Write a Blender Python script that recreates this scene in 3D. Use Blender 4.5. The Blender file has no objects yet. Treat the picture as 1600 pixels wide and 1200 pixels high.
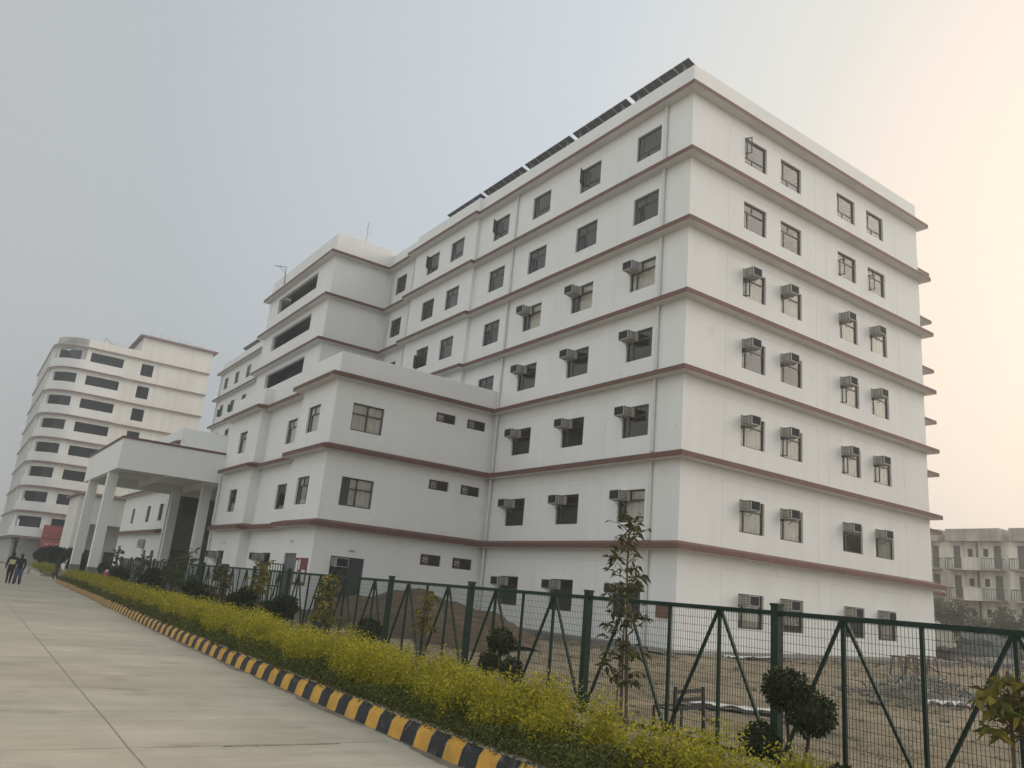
import bpy, bmesh, math, random
import numpy as np
from mathutils import Vector, Matrix
rad = math.radians
random.seed(7)
rng = np.random.default_rng(7)
scn = bpy.context.scene
COL = scn.collection

# ------------------------------------------------------------------ camera
CAM = Vector((-24.334, -22.9083, -2.672))
def cam_basis(yaw, pitch, roll):
    fw = Vector((math.sin(yaw)*math.cos(pitch), math.cos(yaw)*math.cos(pitch), math.sin(pitch)))
    rt = Vector((math.cos(yaw), -math.sin(yaw), 0))
    up = rt.cross(fw)
    c, s = math.cos(roll), math.sin(roll)
    return c*rt+s*up, -s*rt+c*up, fw
R_, U_, F_ = cam_basis(0.5936, 0.2626, 0.0937)
cd = bpy.data.cameras.new('camera')
cam = bpy.data.objects.new('camera', cd)
COL.objects.link(cam)
cam.matrix_world = Matrix(((R_.x, U_.x, -F_.x, CAM.x), (R_.y, U_.y, -F_.y, CAM.y), (R_.z, U_.z, -F_.z, CAM.z), (0, 0, 0, 1)))
cd.sensor_width = 36.0
cd.lens = 1230.17/1600*36
cd.clip_start = 0.05
cd.clip_end = 2000
scn.camera = cam

# ------------------------------------------------------------------ sky, sun, exposure
SUN_AZ, SUN_EL = rad(110), rad(21)          # azimuth from +y towards +x
sun_dir = Vector((math.sin(SUN_AZ)*math.cos(SUN_EL), math.cos(SUN_AZ)*math.cos(SUN_EL), math.sin(SUN_EL)))
world = bpy.data.worlds.new("World")
scn.world = world
world.use_nodes = True
nt = world.node_tree
bg = nt.nodes['Background']
sky = nt.nodes.new('ShaderNodeTexSky')
sky.sky_type = 'NISHITA'
sky.sun_disc = False
sky.sun_elevation = SUN_EL
sky.sun_rotation = SUN_AZ
sky.dust_density = 6.0
sky.air_density = 1.5
tc = nt.nodes.new('ShaderNodeTexCoord')
dot = nt.nodes.new('ShaderNodeVectorMath'); dot.operation = 'DOT_PRODUCT'
g_az, g_el = rad(84), rad(17)
dot.inputs[1].default_value = (math.sin(g_az)*math.cos(g_el), math.cos(g_az)*math.cos(g_el), math.sin(g_el))
nt.links.new(tc.outputs['Generated'], dot.inputs[0])
ramp = nt.nodes.new('ShaderNodeValToRGB')
mr = nt.nodes.new('ShaderNodeMapRange')
mr.inputs['From Min'].default_value = -1; mr.inputs['From Max'].default_value = 1
nt.links.new(dot.outputs['Value'], mr.inputs['Value'])
nt.links.new(mr.outputs['Result'], ramp.inputs['Fac'])
cr = ramp.color_ramp
SKY = [(0.0, (.60, .62, .615)), (.40, (.59, .61, .61)), (.50, (.42, .435, .44)), (.58, (.315, .33, .335)), (.66, (.315, .335, .352)), (.85, (.40, .435, .465)), (.93, (.515, .50, .46)), (.975, (.70, .575, .47)), (1.0, (.80, .63, .48))]  # first stops, out of view behind the camera, brightened to fill the shaded facade
while len(cr.elements) < len(SKY): cr.elements.new(0.5)
for e, (p, c) in zip(cr.elements, SKY):
    e.position = p; e.color = (*c, 1)
sc_ = nt.nodes.new('ShaderNodeVectorMath'); sc_.operation = 'SCALE'; sc_.inputs['Scale'].default_value = 10.0
nt.links.new(ramp.outputs['Color'], sc_.inputs[0])
mx = nt.nodes.new('ShaderNodeMix'); mx.data_type = 'RGBA'; mx.clamp_result = False
mx.inputs['Factor'].default_value = 0.93
nt.links.new(sky.outputs['Color'], mx.inputs['A'])
nt.links.new(sc_.outputs['Vector'], mx.inputs['B'])
nt.links.new(mx.outputs['Result'], bg.inputs['Color'])
bg.inputs['Strength'].default_value = 0.1

sl = bpy.data.lights.new('sun', 'SUN')
sl.energy = 1.5
sl.angle = rad(60)
sl.color = (1.0, .90, .78)
sun = bpy.data.objects.new('sun', sl)
COL.objects.link(sun)
sun.rotation_euler = sun_dir.to_track_quat('Z', 'Y').to_euler()
sun.location = (60, -10, 60)

scn.view_settings.view_transform = 'Standard'
scn.view_settings.look = 'None'
scn.view_settings.exposure = 0.73
scn.view_settings.gamma = 1.0
scn.render.engine = 'CYCLES'
cy = scn.cycles
cy.max_bounces = 6; cy.diffuse_bounces = 3; cy.glossy_bounces = 3; cy.transparent_max_bounces = 14
cy.volume_bounces = 0
cy.use_denoising = True

# ------------------------------------------------------------------ materials
def mat(name, col, rough=.8, var=.0, scale=3.0, bump=.0, bscale=40., metal=0., spec=.5, streak=0., island=None, chip=None):
    m = bpy.data.materials.new(name)
    m.use_nodes = True
    n = m.node_tree.nodes; l = m.node_tree.links
    b = n['Principled BSDF']
    b.inputs['Base Color'].default_value = (*col, 1)
    b.inputs['Roughness'].default_value = rough
    b.inputs['Metallic'].default_value = metal
    b.inputs['Specular IOR Level'].default_value = spec
    if var or bump or streak:
        t = n.new('ShaderNodeTexCoord')
    src = None
    if var:
        nz = n.new('ShaderNodeTexNoise'); nz.inputs['Scale'].default_value = scale; nz.inputs['Detail'].default_value = 6
        l.new(t.outputs['Object'], nz.inputs['Vector'])
        r = n.new('ShaderNodeMapRange')
        r.inputs['From Min'].default_value = .3; r.inputs['From Max'].default_value = .7
        r.inputs['To Min'].default_value = 1-var; r.inputs['To Max'].default_value = 1+var
        l.new(nz.outputs['Fac'], r.inputs['Value'])
        src = r.outputs['Result']
    if streak:
        mp = n.new('ShaderNodeMapping'); mp.inputs['Scale'].default_value = (1.6, 1.6, .12)
        l.new(t.outputs['Object'], mp.inputs['Vector'])
        n2 = n.new('ShaderNodeTexNoise'); n2.inputs['Scale'].default_value = 1.0; n2.inputs['Detail'].default_value = 5
        l.new(mp.outputs['Vector'], n2.inputs['Vector'])
        r2 = n.new('ShaderNodeMapRange')
        r2.inputs['From Min'].default_value = .38; r2.inputs['From Max'].default_value = .72
        r2.inputs['To Min'].default_value = 1+streak*.3; r2.inputs['To Max'].default_value = 1-streak
        l.new(n2.outputs['Fac'], r2.inputs['Value'])
        if src is None: src = r2.outputs['Result']
        else:
            mu = n.new('ShaderNodeMath'); mu.operation = 'MULTIPLY'
            l.new(src, mu.inputs[0]); l.new(r2.outputs['Result'], mu.inputs[1]); src = mu.outputs[0]
    if src is not None:
        v = n.new('ShaderNodeVectorMath'); v.operation = 'SCALE'
        v.inputs[0].default_value = col
        l.new(src, v.inputs['Scale'])
        l.new(v.outputs['Vector'], b.inputs['Base Color'])
    if chip:
        z = n.new('ShaderNodeTexNoise'); z.inputs['Scale'].default_value = chip[1]; z.inputs['Detail'].default_value = 8; z.inputs['Roughness'].default_value = .72
        l.new(t.outputs['Object'], z.inputs['Vector'])
        rr = n.new('ShaderNodeMapRange'); rr.inputs['From Min'].default_value = chip[2]; rr.inputs['From Max'].default_value = chip[2]+.05
        l.new(z.outputs['Fac'], rr.inputs['Value'])
        mc = n.new('ShaderNodeMix'); mc.data_type = 'RGBA'; mc.inputs['B'].default_value = (*chip[0], 1)
        sc2 = n.new('ShaderNodeMath'); sc2.operation = 'MULTIPLY'; sc2.inputs[1].default_value = chip[3]; l.new(rr.outputs['Result'], sc2.inputs[0])
        l.new(sc2.outputs[0], mc.inputs['Factor']); l.new(b.inputs['Base Color'].links[0].from_socket, mc.inputs['A'])
        l.new(mc.outputs['Result'], b.inputs['Base Color'])
    if island:
        g = n.new('ShaderNodeNewGeometry')
        cr = n.new('ShaderNodeValToRGB'); e = cr.color_ramp.elements
        while len(e) < len(island): e.new(.5)
        for k, c in enumerate(island):
            e[k].position = k/(len(island)-1); e[k].color = (*c, 1)
        l.new(g.outputs['Random Per Island'], cr.inputs['Fac'])
        l.new(cr.outputs['Color'], b.inputs['Base Color'])
    if bump:
        nb = n.new('ShaderNodeTexNoise'); nb.inputs['Scale'].default_value = bscale; nb.inputs['Detail'].default_value = 5
        l.new(t.outputs['Object'], nb.inputs['Vector'])
        bu = n.new('ShaderNodeBump'); bu.inputs['Strength'].default_value = bump; bu.inputs['Distance'].default_value = .02
        l.new(nb.outputs['Fac'], bu.inputs['Height']); l.new(bu.outputs['Normal'], b.inputs['Normal'])
    return m

def leafmat(name, cols, rough=.55, trans=.25):
    m = mat(name, cols[0], rough, island=cols, spec=.2)
    n = m.node_tree.nodes; l = m.node_tree.links
    b = n['Principled BSDF']
    tr = n.new('ShaderNodeBsdfTranslucent')
    cr = [x for x in n if x.type == 'VALTORGB'][0]
    l.new(cr.outputs['Color'], tr.inputs['Color'])
    mix = n.new('ShaderNodeMixShader'); mix.inputs[0].default_value = trans
    l.new(b.outputs[0], mix.inputs[1]); l.new(tr.outputs[0], mix.inputs[2])
    l.new(mix.outputs[0], n['Material Output'].inputs['Surface'])
    return m

def glassmat(name, tint=(.90, .92, .92), ior=1.62):
    m = bpy.data.materials.new(name); m.use_nodes = True
    n = m.node_tree.nodes; l = m.node_tree.links
    n.remove(n['Principled BSDF'])
    t = n.new('ShaderNodeBsdfTransparent'); t.inputs['Color'].default_value = (*tint, 1)
    g = n.new('ShaderNodeBsdfGlossy'); g.inputs['Roughness'].default_value = 0.0
    f = n.new('ShaderNodeFresnel'); f.inputs['IOR'].default_value = ior
    mix = n.new('ShaderNodeMixShader')
    l.new(f.outputs[0], mix.inputs[0]); l.new(t.outputs[0], mix.inputs[1]); l.new(g.outputs[0], mix.inputs[2])
    l.new(mix.outputs[0], n['Material Output'].inputs['Surface'])
    return m

WHITE = mat('white_render', (.80, .80, .785), .85, var=.03, scale=.45, bump=.12, bscale=60, streak=.03, chip=((.60, .585, .55), .9, .60, .28))
GROOVE = mat('plaster_groove', (.57, .565, .55), .9)
RED = mat('red_oxide_paint', (.136, .062, .050), .75, var=.14, scale=1.5, chip=((.22, .13, .11), 2.5, .58, .5))
SOFFIT = mat('soffit_paint', (.70, .69, .66), .9, var=.06, scale=.8)
CREAM = mat('cream_render', (.78, .765, .715), .85, var=.04, scale=.4, streak=.08)
CONC = mat('bare_concrete', (.36, .355, .34), .9, var=.15, scale=1.2, bump=.15)
PLINTH = mat('grey_plinth', (.20, .20, .20), .9, var=.15, scale=2)
FRAME = mat('brown_window_frame', (.045, .038, .034), .5)
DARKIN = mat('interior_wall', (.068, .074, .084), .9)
GLASS = glassmat('window_glass')
CURT = mat('curtain_cloth', (.84, .79, .68), .9, var=.10, scale=2.0)
PVC = mat('white_pipe', (.66, .66, .65), .55, var=.04, scale=2)
AC_B = mat('beige_enamel', (.47, .455, .41), .5, var=.05, scale=4)
AC_F = mat('condenser_fins', (.020, .032, .038), .85, var=.2, scale=30, spec=.12)
AC_D = mat('louvre_dark_gap', (.09, .09, .085), .7)  # plain dark grey behind the louvre slats and on the fan grille
LOUV = mat('dark_louvre', (.035, .04, .04), .5)
FANRED = mat('fan_housing', (.22, .09, .085), .6)
PALE = mat('pale_metal', (.55, .55, .54), .45, metal=.3)
SOLAR = mat('solar_cell', (.012, .017, .026), .35, var=.1, scale=2)
SOLFR = mat('aluminium_rail', (.42, .44, .46), .4, metal=.6)
STEEL = mat('galvanised_steel', (.3, .31, .32), .5, metal=.5)
GREEN = mat('dark_green_paint', (.004, .024, .015), .5, var=.12, scale=5, spec=.25)
YEL = mat('yellow_kerb_paint', (.58, .315, .045), .75, var=.20, scale=4, bump=.3, bscale=60, chip=((.33, .27, .18), 7, .60, .8))
BLK = mat('black_kerb_paint', (.020, .021, .023), .8, var=.35, scale=4, bump=.3, bscale=60, chip=((.12, .105, .085), 7, .57, .8))
KTOP = mat('kerb_mortar', (.42, .37, .30), .9, var=.15, scale=8)
SOIL = mat('bed_soil', (.26, .215, .16), .95, var=.25, scale=4, bump=.5, bscale=30)
MOUND = mat('mound_soil', (.105, .070, .043), .98, var=.30, scale=2.2, bump=.7, bscale=14)
BARK = mat('bark', (.12, .09, .06), .9, var=.2, scale=12)
STAKE = mat('bamboo_stake', (.10, .085, .06), .8)
WPOLE = mat('white_pole', (.52, .50, .45), .6)
SKIN = mat('skin', (.25, .14, .09), .6)
BLACKC = mat('black_cloth', (.018, .018, .020), .9)
JEANS = mat('denim', (.06, .075, .11), .9)
YBAG = mat('pale_yellow_cloth', (.62, .56, .33), .8)
HAIR = mat('hair', (.012, .010, .009), .6)
MAROON = mat('maroon_board', (.16, .022, .03), .6)
PAPER = mat('paper', (.72, .72, .74), .8)
BLKMET = mat('black_metal', (.018, .018, .018), .45)
REDPL = mat('red_plastic', (.30, .035, .035), .35)
RUBBER = mat('rubber', (.02, .02, .02), .8)
WOOD = mat('weathered_wood', (.16, .13, .10), .9, var=.2, scale=10)
RUBBLE = mat('rubble', (.19, .17, .145), .95, var=.3, scale=3)
TARP = mat('white_sheet', (.68, .67, .66), .7)
DARKMAT = mat('dark_matte', (.05, .05, .05), .8)
OLDW = mat('weathered_render', (.72, .695, .63), .95, var=.22, scale=.5, streak=.3)
OLDG = mat('weathered_grey', (.42, .41, .39), .95, var=.25, scale=.6, streak=.3)
OLDD = mat('grey_door', (.17, .168, .155), .8)
RAIL = mat('grey_railing', (.16, .16, .155), .7)
OCHRE = mat('ochre_sack', (.48, .36, .16), .9, var=.2, scale=5)

# road: broom-finished concrete
def roadmat():
    m = bpy.data.materials.new('road_concrete'); m.use_nodes = True
    n = m.node_tree.nodes; l = m.node_tree.links; b = n['Principled BSDF']
    t = n.new('ShaderNodeTexCoord')
    def noise(scale, sx, sy, detail=6, rough=.6):
        mp = n.new('ShaderNodeMapping'); mp.inputs['Scale'].default_value = (sx, sy, 1)
        mp.inputs['Rotation'].default_value = (0, 0, rad(3))
        l.new(t.outputs['Object'], mp.inputs['Vector'])
        z = n.new('ShaderNodeTexNoise'); z.inputs['Scale'].default_value = scale; z.inputs['Detail'].default_value = detail
        z.inputs['Roughness'].default_value = rough
        l.new(mp.outputs['Vector'], z.inputs['Vector']); return z.outputs['Fac']
    def rng_(s, a, b_, lo=.3, hi=.7):
        r = n.new('ShaderNodeMapRange'); r.inputs['From Min'].default_value = lo; r.inputs['From Max'].default_value = hi
        r.inputs['To Min'].default_value = a; r.inputs['To Max'].default_value = b_
        l.new(s, r.inputs['Value']); return r.outputs['Result']
    def mul(a, c):
        x = n.new('ShaderNodeMath'); x.operation = 'MULTIPLY'; l.new(a, x.inputs[0]); l.new(c, x.inputs[1]); return x.outputs[0]
    a = rng_(noise(.55, 1, 1), .78, 1.14)
    s = rng_(noise(1.0, .35, 6.0), .93, 1.06)
    f = rng_(noise(1.0, 2.0, 60.0, 3), .93, 1.07)
    g = rng_(noise(40, 1, 1, 2), .93, 1.07)
    st = rng_(noise(.9, 1.0, 2.2, 3, .5), 1.0, .74, .58, .74)
    fac = mul(mul(mul(a, s), mul(f, g)), st)
    mixc = n.new('ShaderNodeMix'); mixc.data_type = 'RGBA'
    mixc.inputs['A'].default_value = (.385, .34, .255, 1); mixc.inputs['B'].default_value = (.42, .385, .305, 1)
    l.new(rng_(noise(.35, 1, 1.5), 0, 1), mixc.inputs['Factor'])
    v = n.new('ShaderNodeVectorMath'); v.operation = 'SCALE'
    l.new(mixc.outputs['Result'], v.inputs[0]); l.new(fac, v.inputs['Scale'])
    l.new(v.outputs['Vector'], b.inputs['Base Color'])
    b.inputs['Roughness'].default_value = .85
    bu = n.new('ShaderNodeBump'); bu.inputs['Strength'].default_value = .25; bu.inputs['Distance'].default_value = .01
    l.new(noise(1.0, 3.0, 90.0, 4), bu.inputs['Height']); l.new(bu.outputs['Normal'], b.inputs['Normal'])
    return m
ROAD = roadmat()

def groundmat():
    m = bpy.data.materials.new('dry_ground'); m.use_nodes = True
    n = m.node_tree.nodes; l = m.node_tree.links; b = n['Principled BSDF']
    t = n.new('ShaderNodeTexCoord')
    def noise(scale, d=7, r=.65, sc=(1, 1, 1)):
        mp = n.new('ShaderNodeMapping'); mp.inputs['Scale'].default_value = sc
        l.new(t.outputs['Object'], mp.inputs['Vector'])
        z = n.new('ShaderNodeTexNoise'); z.inputs['Scale'].default_value = scale; z.inputs['Detail'].default_value = d; z.inputs['Roughness'].default_value = r
        l.new(mp.outputs['Vector'], z.inputs['Vector']); return z.outputs['Fac']
    r1 = n.new('ShaderNodeValToRGB'); e = r1.color_ramp.elements
    cols = [(.30, (.10, .095, .05)), (.45, (.21, .17, .105)), (.55, (.27, .215, .14)), (.68, (.32, .27, .19)), (.8, (.36, .33, .27))]
    while len(e) < len(cols): e.new(.5)
    for k, (p, c) in enumerate(cols): e[k].position = p; e[k].color = (*c, 1)
    l.new(noise(.45, 9, .68), r1.inputs['Fac'])
    r2 = n.new('ShaderNodeMapRange'); r2.inputs['From Min'].default_value = .3; r2.inputs['From Max'].default_value = .7
    r2.inputs['To Min'].default_value = .5; r2.inputs['To Max'].default_value = 1.4
    l.new(noise(6, 6, .75), r2.inputs['Value'])
    v = n.new('ShaderNodeVectorMath'); v.operation = 'SCALE'
    l.new(r1.outputs['Color'], v.inputs[0]); l.new(r2.outputs['Result'], v.inputs['Scale'])
    l.new(v.outputs['Vector'], b.inputs['Base Color']); b.inputs['Roughness'].default_value = .97
    bu = n.new('ShaderNodeBump'); bu.inputs['Strength'].default_value = .8; bu.inputs['Distance'].default_value = .04
    l.new(noise(9, 7, .8), bu.inputs['Height']); l.new(bu.outputs['Normal'], b.inputs['Normal'])
    return m
GROUND = groundmat()

# ------------------------------------------------------------------ mesh helpers
ROOTLOC = {}
class MB:
    """collects faces; build() links them as ONE mesh object"""
    def __init__(s): s.v = []; s.f = []; s.m = []
    def face(s, pts, m=0):
        k = len(s.v); s.v.extend([tuple(p) for p in pts]); s.f.append(tuple(range(k, k+len(pts)))); s.m.append(m)
    def box(s, a, b, m=0):
        x0, y0, z0 = a; x1, y1, z1 = b
        k = len(s.v)
        s.v += [(x0, y0, z0), (x1, y0, z0), (x1, y1, z0), (x0, y1, z0), (x0, y0, z1), (x1, y0, z1), (x1, y1, z1), (x0, y1, z1)]
        for q in ((3, 2, 1, 0), (4, 5, 6, 7), (0, 1, 5, 4), (1, 2, 6, 5), (2, 3, 7, 6), (3, 0, 4, 7)):
            s.f.append(tuple(k+i for i in q)); s.m.append(m)
    def bar(s, p, q, w, h=None, m=0, up=(0, 0, 1)):
        p = Vector(p); q = Vector(q); h = h or w
        d = (q-p).normalized(); u = Vector(up)
        if abs(d.dot(u)) > .98: u = Vector((1, 0, 0))
        r = d.cross(u).normalized()*w/2; u2 = r.cross(d).normalized()*h/2
        k = len(s.v)
        for c in (p, q):
            for a, b in ((-1, -1), (1, -1), (1, 1), (-1, 1)): s.v.append(tuple(c+a*r+b*u2))
        for f in ((0, 1, 2, 3), (7, 6, 5, 4), (0, 4, 5, 1), (1, 5, 6, 2), (2, 6, 7, 3), (3, 7, 4, 0)):
            s.f.append(tuple(k+i for i in f)); s.m.append(m)
    def tube(s, pts, radii, n=8, m=0, cap=True):
        pts = [Vector(p) for p in pts]
        if not hasattr(radii, '__len__'): radii = [radii]*len(pts)
        k0 = len(s.v); prev = None
        for i, p in enumerate(pts):
            d = (pts[min(i+1, len(pts)-1)]-pts[max(i-1, 0)]).normalized()
            if prev is None:
                a = Vector((0, 0, 1)) if abs(d.z) < .9 else Vector((1, 0, 0))
                prev = d.cross(a).normalized()
            prev = (prev-d*prev.dot(d)).normalized(); o = d.cross(prev)
            for j in range(n):
                t = 2*math.pi*j/n
                s.v.append(tuple(p+radii[i]*(math.cos(t)*prev+math.sin(t)*o)))
        for i in range(len(pts)-1):
            for j in range(n):
                s.f.append((k0+i*n+j, k0+i*n+(j+1) % n, k0+(i+1)*n+(j+1) % n, k0+(i+1)*n+j)); s.m.append(m)
        if cap:
            s.f.append(tuple(k0+j for j in reversed(range(n)))); s.m.append(m)
            s.f.append(tuple(k0+(len(pts)-1)*n+j for j in range(n))); s.m.append(m)
    def ball(s, c, r, m=0, seg=10, rings=7, jit=0.):
        k = len(s.v); c = Vector(c)
        if not hasattr(r, '__len__'): r = (r, r, r)
        for i in range(rings+1):
            a = math.pi*i/rings
            for j in range(seg):
                b = 2*math.pi*j/seg; q = 1+random.uniform(-jit, jit)
                s.v.append((c.x+r[0]*q*math.sin(a)*math.cos(b), c.y+r[1]*q*math.sin(a)*math.sin(b), c.z+r[2]*q*math.cos(a)))
        for i in range(rings):
            for j in range(seg):
                s.f.append((k+i*seg+j, k+(i+1)*seg+j, k+(i+1)*seg+(j+1) % seg, k+i*seg+(j+1) % seg)); s.m.append(m)
    def build(s, name, mats, parent=None, smooth=False, loc=None):
        o = Vector((0, 0, 0))
        if parent is not None: o = ROOTLOC.get(parent.name, o)
        if loc is not None: o = Vector(loc)
        me = bpy.data.meshes.new(name)
        me.from_pydata([(x-o.x, y-o.y, z-o.z) for x, y, z in s.v], [], s.f)
        if not isinstance(mats, (list, tuple)): mats = [mats]
        for m in mats: me.materials.append(m)
        if len(mats) > 1: me.polygons.foreach_set('material_index', s.m)
        if smooth: me.polygons.foreach_set('use_smooth', [True]*len(me.polygons))
        me.update()
        ob = bpy.data.objects.new(name, me); COL.objects.link(ob)
        if parent is not None:
            ob.parent = parent; ROOTLOC[ob.name] = o
        elif loc is not None:
            ob.location = loc; ROOTLOC[ob.name] = o
        return ob

def tag(o, label=None, cat=None, group=None, kind=None):
    if label: o['label'] = label
    if cat: o['category'] = cat
    if group: o['group'] = group
    if kind: o['kind'] = kind
    return o
def thing(name, label, cat, loc, group=None, rz=0):
    o = bpy.data.objects.new(name, None); COL.objects.link(o)
    o.empty_display_size = .3
    o.location = loc; o.rotation_euler = (0, 0, rz)
    ROOTLOC[o.name] = Vector(loc)
    return tag(o, label, cat, group)
def lthing(name, label, cat, loc, group=None, rz=0):     # parts given in the thing's own axes
    o = thing(name, label, cat, loc, group, rz); ROOTLOC[o.name] = Vector((0, 0, 0)); return o
def dup(o, parent=None):
    c = o.copy(); COL.objects.link(c); c.parent = parent
    for ch in list(o.children): dup(ch, c)
    return c

def bevel(ob, w=.01, seg=2):
    b = ob.modifiers.new('bevel', 'BEVEL'); b.width = w; b.segments = seg; b.limit_method = 'ANGLE'
    return ob

# wall surface with rectangular openings and their reveals; mp(u) -> (x, y, nx, ny), n = outward
def wall(mb, mp, u0, u1, z0, z1, holes=(), depth=.22, ucuts=(), m=0, mrev=0):
    us = sorted({round(x, 4) for x in [u0, u1, *ucuts] + [h[0] for h in holes] + [h[1] for h in holes] if u0-1e-6 <= x <= u1+1e-6})
    zs = sorted({round(x, 4) for x in [z0, z1] + [h[2] for h in holes] + [h[3] for h in holes] if z0-1e-6 <= x <= z1+1e-6})
    def P(u, z, d=0):
        x, y, nx, ny = mp(u); return (x-nx*d, y-ny*d, z)
    def inhole(u, z): return any(h[0] < u < h[1] and h[2] < z < h[3] for h in holes)
    for i in range(len(us)-1):
        for j in range(len(zs)-1):
            uc, zc = (us[i]+us[i+1])/2, (zs[j]+zs[j+1])/2
            if not inhole(uc, zc):
                mb.face([P(us[i], zs[j]), P(us[i+1], zs[j]), P(us[i+1], zs[j+1]), P(us[i], zs[j+1])], m)
    for h in holes:
        a, b, c, d = h[:4]; dp = h[4] if len(h) > 4 else depth
        cu = [a]+[x for x in us if a < x < b]+[b]
        mb.face([P(a, c), P(a, d), P(a, d, dp), P(a, c, dp)], mrev)
        mb.face([P(b, c), P(b, c, dp), P(b, d, dp), P(b, d)], mrev)
        for p, q in zip(cu, cu[1:]):
            mb.face([P(p, c), P(p, c, dp), P(q, c, dp), P(q, c)], mrev)
            mb.face([P(p, d), P(q, d), P(q, d, dp), P(p, d, dp)], mrev)
def line(p, q):
    p = Vector(p); q = Vector(q); d = (q-p); L = d.length; d /= L
    n = (d.y, -d.x)      # right of travel
    return (lambda u: (p.x+d.x*u, p.y+d.y*u, n[0], n[1])), L
# sweep a profile of (out, z) along a plan path whose outside is on its LEFT, mitred corners
def sweep(mb, path, prof, closed_prof=True, m=0, mats=None, caps=True):
    P = [Vector((*p, 0)) for p in path]; rows = []
    for i, p in enumerate(P):
        ns = []
        if i > 0: d = (p-P[i-1]).normalized(); ns.append(Vector((-d.y, d.x, 0)))
        if i < len(P)-1: d = (P[i+1]-p).normalized(); ns.append(Vector((-d.y, d.x, 0)))
        if len(ns) == 2:
            b = ns[0]+ns[1]; b = b*(2/b.length_squared) if b.length > 1e-4 else ns[0]
        else: b = ns[0]
        rows.append([(p.x+b.x*o, p.y+b.y*o, z) for o, z in prof])
    n = len(prof); e = n if closed_prof else n-1
    for i in range(len(P)-1):
        for j in range(e):
            k = (j+1) % n
            mb.face([rows[i][j], rows[i][k], rows[i+1][k], rows[i+1][j]], mats[j] if mats else m)
    if caps and closed_prof:
        mb.face(rows[0][::-1], m); mb.face(rows[-1], m)

# numpy leaf cloud: centres, directions, sizes -> one mesh of little kite leaves
def leaf_mesh(name, mats, C, D, L, W, parent=None, midx=None, loc=None, droop=.25):
    N = len(C); D = D/np.linalg.norm(D, axis=1, keepdims=True)
    a = rng.normal(size=(N, 3)); S = np.cross(D, a); S /= np.linalg.norm(S, axis=1, keepdims=True)+1e-9
    nrm = np.cross(S, D)
    L = np.broadcast_to(np.asarray(L, float), (N,))[:, None]; W = np.broadcast_to(np.asarray(W, float), (N,))[:, None]
    v0 = C; v1 = C+D*L*.45+S*W*.5+nrm*L*.06; v2 = C+D*L - nrm*L*.12*0; v2 = v2+np.array([0, 0, -1.])*L*droop; v3 = C+D*L*.45-S*W*.5+nrm*L*.06
    V = np.stack([v0, v1, v2, v3], 1).reshape(-1, 3)
    o = Vector((0, 0, 0))
    if parent is not None: o = ROOTLOC.get(parent.name, o)
    if loc is not None: o = Vector(loc)
    V = V-np.array(o)
    me = bpy.data.meshes.new(name)
    me.vertices.add(4*N); me.vertices.foreach_set('co', V.astype(np.float32).ravel())
    me.loops.add(4*N); me.loops.foreach_set('vertex_index', np.arange(4*N, dtype=np.int32))
    me.polygons.add(N); me.polygons.foreach_set('loop_start', np.arange(0, 4*N, 4, dtype=np.int32))
    me.polygons.foreach_set('loop_total', np.full(N, 4, dtype=np.int32))
    if not isinstance(mats, (list, tuple)): mats = [mats]
    for m in mats: me.materials.append(m)
    if midx is not None: me.polygons.foreach_set('material_index', midx.astype(np.int32))
    me.update(calc_edges=True)
    ob = bpy.data.objects.new(name, me); COL.objects.link(ob)
    if parent is not None: ob.parent = parent; ROOTLOC[ob.name] = o
    elif loc is not None: ob.location = loc
    return ob

# ------------------------------------------------------------------ ground, road, kerb
ZR = -4.45
KERB = [(-19.46, -34), (-19.40, -14.5), (-19.32, -8), (-19.12, 1.1), (-18.62, 15), (-18.25, 26), (-18.0, 36.5)]
KEND = [(-17.75, 37.6), (-17.0, 38.2), (-14.5, 38.4)]
def kerb_x(y):
    for (xa, ya), (xb, yb) in zip(KERB, KERB[1:]):
        if y <= yb: return xa+(xb-xa)*(y-ya)/(yb-ya)
    return KERB[-1][0]
def fence_x(y): return -15.5+.02*(y+16)
def gz(x, y):
    if x < -16.5: return -4.53
    t = min(1, (x+16.5)/1.2); z = -4.53+.10*t
    t2 = min(1, max(0, (x+14)/34)); z += .5*t2*(1 if y < 20 else max(0, 1-(y-20)/15))
    return z
mb = MB()
xs = [-320, -200, -120, -70, -40, -25]+[-18+.5*i for i in range(40)]+[2+1.5*i for i in range(30)]+[50, 60, 80, 110, 150, 210, 320]
ys = [-320, -200, -120, -70, -45, -30]+[-24+.5*i for i in range(80)]+[16+2*i for i in range(30)]+[80, 100, 130, 170, 220, 320]
hh = rng.normal(size=(len(xs), len(ys)))
for i, x in enumerate(xs):
    for j, y in enumerate(ys):
        b = .035*hh[i, j]+.05*math.sin(x*.7+y*.31)*math.sin(y*.53-x*.2) if -15 < x < 18 and y < 40 else 0
        if 18 <= x < 60: b = .04*hh[i, j]
        mb.v.append((x, y, gz(x, y)+b))
ny = len(ys)
for i in range(len(xs)-1):
    for j in range(ny-1):
        mb.f.append((i*ny+j, (i+1)*ny+j, (i+1)*ny+j+1, i*ny+j+1)); mb.m.append(0)
tag(mb.build('ground', GROUND, smooth=True), kind='structure')

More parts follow.
